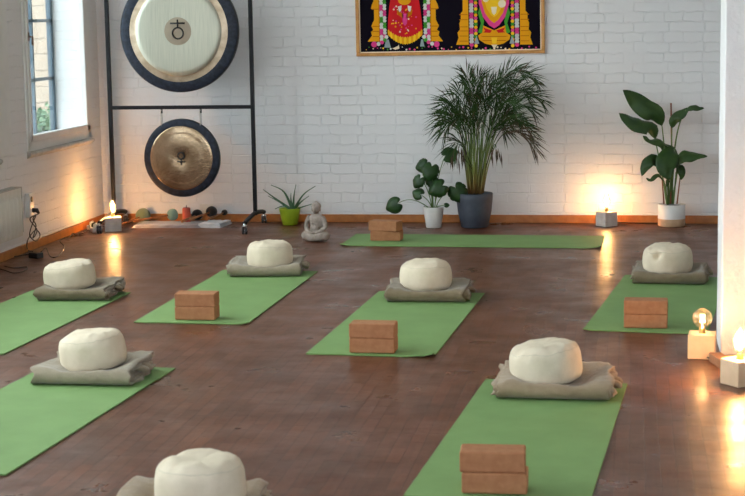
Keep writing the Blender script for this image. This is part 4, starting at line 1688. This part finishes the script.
def st_leaf(mid, width, dy, base_px, ctrl=None, up=(0, -1, .3), seed=0, fold=0.25, shape='lance', mat='leaf_mid', wave=.2):
    dys = dy if hasattr(dy, '__len__') else [dy] * len(mid)
    pts = [rel(L2, a, b, d) for (a, b), d in zip(mid, dys)]
    o = leaf(st, 'leaf', pts, width, M[mat], up, fold, shape, 16, wave, seed)
    m = MB()
    b_ = rel(L2, base_px, 204, -0.01)
    e_ = pts[0]
    c_ = rel(L2, *ctrl, dys[0] * 0.6) if ctrl else Vector(((b_.x * .5 + e_.x * .5), e_.y * .5, (b_.z * .35 + e_.z * .65)))
    m.tube(bez(b_, c_, e_, 12), [0.0075 - 0.0003 * i for i in range(13)], 8)
    m.build('petiole', M['stem'], o)


st_leaf([(662, 126), (656, 114), (645, 108), (633, 98), (623, 90)], 0.15, [-.05, -.09, -.1, -.1, -.12], 669, (666, 160), (-.35, -1, .55), 1, .3)
st_leaf([(655, 139), (651, 128), (640, 125), (629, 120), (619, 113)], 0.125, [-.04, -.09, -.12, -.13, -.14], 667, (662, 170), (-.3, -1, .7), 2, .35)
st_leaf([(668, 147), (662, 141), (652, 141), (643, 136)], 0.10, [-.08, -.14, -.16, -.18], 669, (668, 175), (0, -1, 1.6), 3, .3)
st_leaf([(672, 146), (669, 157), (666, 168), (669, 180)], 0.17, [-.08, -.15, -.18, -.17], 670, (671, 170), (0.15, -1, .45), 4, .15)
st_leaf([(674, 166), (680, 157), (692, 155), (707, 157)], 0.11, [-.04, -.10, -.12, -.12], 672, (672, 182), (0, -1, 1.0), 5, .3)
st_leaf([(672, 128), (674, 119), (682, 113), (690, 107.5)], 0.085, [-.02, -.05, -.06, -.06], 671, (671, 160), (0, -1, .7), 6, .3)
st_leaf([(686, 110), (692, 107.5), (699, 108), (704, 108)], 0.05, [-.06, -.07, -.07, -.07], 671, (673, 125), (0, -1, .8), 16, .2)
st_leaf([(661, 168), (653, 159), (645, 166), (642, 176)], 0.095, [-.08, -.13, -.15, -.14], 667, (664, 184), (-.2, -1, .5), 7, .2)
st_leaf([(664, 181), (658, 175), (651, 180), (646, 178)], 0.04, [-.06, -.1, -.11, -.11], 668, (666, 192), (0, -1, 1.2), 8, .2)
st_leaf([(678, 164), (672, 152), (664, 146), (656, 143)], 0.09, [.0, -.02, -.02, -.02], 671, (676, 185), (0, -1, .9), 12, .25)
st_leaf([(676, 172), (680, 168), (682, 174), (681, 180)], 0.065, [-.05, -.08, -.09, -.08], 673, (675, 190), (.2, -1, .4), 9, .2)
st_leaf([(666, 184), (668, 181), (667, 187)], 0.03, [-.08, -.10, -.10], 668, (666, 196), (0, -1, .4), 10, .2)
m = MB()
m.tube([rel(L2, 672.5, 204, .03), rel(L2, 671, 103, .05)], 0.006, 8)
m.build('stake', M['bamboo'], st)
m = MB()
for k in range(3):
    m.tube([rel(L2, 664 + k * 6.5, 204, -.03), rel(L2, 662 + k * 9, 178, -.04 + .02 * k)], [0.006, 0.004], 8)
m.build('shoot', M['bamboo'], st)

# aloe
L3 = Vector((-2.645, 12.63, 0))
al = thing('potted_aloe', 'small spiky aloe in a lime green pot beside the gong stand', 'plant', L3)
mb = MB()
mb.lathe([(0, 0.002), (0.055, 0.002), (0.060, 0.007), (0.078, 0.095), (0.085, 0.128), (0.084, 0.134), (0.078, 0.132), (0.074, 0.118), (0, 0.118)], (0, 0, 0), 40)
mb.build('pot', M['lime_pot'], al)
mb = MB()
mb.lathe([(0.076, 0.117), (0.04, 0.122), (0, 0.123)], (0, 0, 0), 24)
mb.build('soil', M['soil'], al)
for k, (tx, ty, kx, ky, dy, w_) in enumerate([(263, 189.5, 276, 199, -.1, .034), (271, 185, 284, 192, .02, .030), (296, 184.5, 294, 196, -.02, .026), (315.5, 186, 303, 195, -.05, .030),
                                          (309, 196, 301, 202, .06, .026), (275, 209, 284, 206, -.12, .026), (316, 203, 302, 207, -.10, .028), (291, 193, 291, 200, .05, .022),
                                          (268, 196, 281, 203, .08, .024), (300, 200, 297, 203, -.1, .022)]):
    leaf(al, 'leaf', [rel(L3, 293, 210.5, 0), rel(L3, kx, ky, dy * .5), rel(L3, tx, ty, dy)], w_ * 0.72, M['aloe'], (0.1 * sin(k * 2), -1, .8), 0.5, 'spike', 12)

# ------------------------------------------------------------------ seated stone statue
sb = (-2.262, 11.715)
m = MB()
s = 1.0


def B(c, r, rx=0, ry=0, rz=0):
    Mx = Matrix.Rotation(rz, 3, 'Z') @ Matrix.Rotation(ry, 3, 'Y') @ Matrix.Rotation(rx, 3, 'X')
    m.ball(c, r, 22, 14, 0, Mx)


# plinth of crossed legs, torso, head: one carved body
B((0, 0.0, 0.035), (0.085, 0.055, 0.034))
B((-0.072, -0.010, 0.040), (0.038, 0.048, 0.037))
B((0.072, -0.010, 0.040), (0.038, 0.048, 0.037))
m.tube(spline([(-0.075, -0.02, 0.040), (-0.03, -0.052, 0.032), (0.03, -0.058, 0.028), (0.055, -0.05, 0.024)], 6), [0.030] * 6 + [0.026] * 6 + [0.018] * 7, 14)
m.tube(spline([(0.075, -0.02, 0.040), (0.03, -0.050, 0.034), (-0.03, -0.056, 0.038), (-0.055, -0.048, 0.036)], 6), [0.030] * 6 + [0.024] * 6 + [0.015] * 7, 14)
m.lathe([(0, 0.02), (0.056, 0.03), (0.052, 0.08), (0.050, 0.12), (0.056, 0.155), (0.054, 0.175), (0.040, 0.192), (0.022, 0.200), (0.0, 0.205)], (0, 0.008, 0), 28, 0, True, Matrix.Diagonal((1, 0.72, 1)))
B((0, -0.018, 0.095), (0.038, 0.028, 0.034))
m.tube(spline([(-0.050, 0.004, 0.178), (-0.072, 0.0, 0.140), (-0.074, -0.008, 0.100), (-0.050, -0.038, 0.076), (-0.015, -0.052, 0.068)], 6), [0.018] * 6 + [0.018] * 6 + [0.016] * 6 + [0.012] * 7, 14)
m.tube(spline([(0.050, 0.004, 0.178), (0.072, 0.0, 0.140), (0.074, -0.008, 0.100), (0.050, -0.038, 0.076), (0.015, -0.052, 0.068)], 6), [0.018] * 6 + [0.018] * 6 + [0.016] * 6 + [0.012] * 7, 14)
B((-0.01, -0.056, 0.066), (0.018, 0.012, 0.009))
B((0.012, -0.058, 0.068), (0.018, 0.012, 0.009))
m.tube([(0, 0.006, 0.19), (0, 0.002, 0.215)], 0.018, 14)
B((0, 0.0, 0.238), (0.031, 0.034, 0.039))
B((0, 0.007, 0.253), (0.036, 0.037, 0.029))
B((0, 0.007, 0.280), (0.012, 0.012, 0.012))
B((0, -0.034, 0.234), (0.005, 0.006, 0.010))
B((0, -0.030, 0.220), (0.010, 0.005, 0.003))
B((0, -0.024, 0.210), (0.009, 0.007, 0.006))
B((-0.012, -0.029, 0.243), (0.007, 0.005, 0.0035))
B((0.012, -0.029, 0.243), (0.007, 0.005, 0.0035))
B((-0.0335, 0.004, 0.230), (0.004, 0.008, 0.017))
B((0.0335, 0.004, 0.230), (0.004, 0.008, 0.017))
# robe folds
for k in range(4):
    m.tube(spline([(-0.045 + k * 0.006, -0.02 - k * 0.004, 0.178 - k * 0.012), (-0.005, -0.042, 0.135 - k * 0.020), (0.035, -0.030, 0.120 - k * 0.018)], 6), 0.0035, 6)
for k in range(3):
    m.tube(spline([(-0.035, -0.068 + 0.004 * k, 0.050 - k * 0.012), (0, -0.078 + 0.003 * k, 0.036 - k * 0.012), (0.035, -0.068 + 0.004 * k, 0.048 - k * 0.012)], 6), 0.005, 6)
B((0, -0.066, 0.022), (0.036, 0.018, 0.020))
st_o = m.build('seated_statue', M['statue'], loc=(sb[0], sb[1], 0.0), rot=(0, 0, radians(-18)))
rm = st_o.modifiers.new('carve', 'REMESH')
rm.mode = 'VOXEL'
rm.voxel_size = 0.0026
rm.use_smooth_shade = True
sm = st_o.modifiers.new('soften', 'SMOOTH')
sm.factor = 0.5
sm.iterations = 2
# flat underside on the floor
st_o.scale = (1, 1, 1)
tag(st_o, 'small grey stone statue of a figure meditating cross-legged on the floor', 'statue')
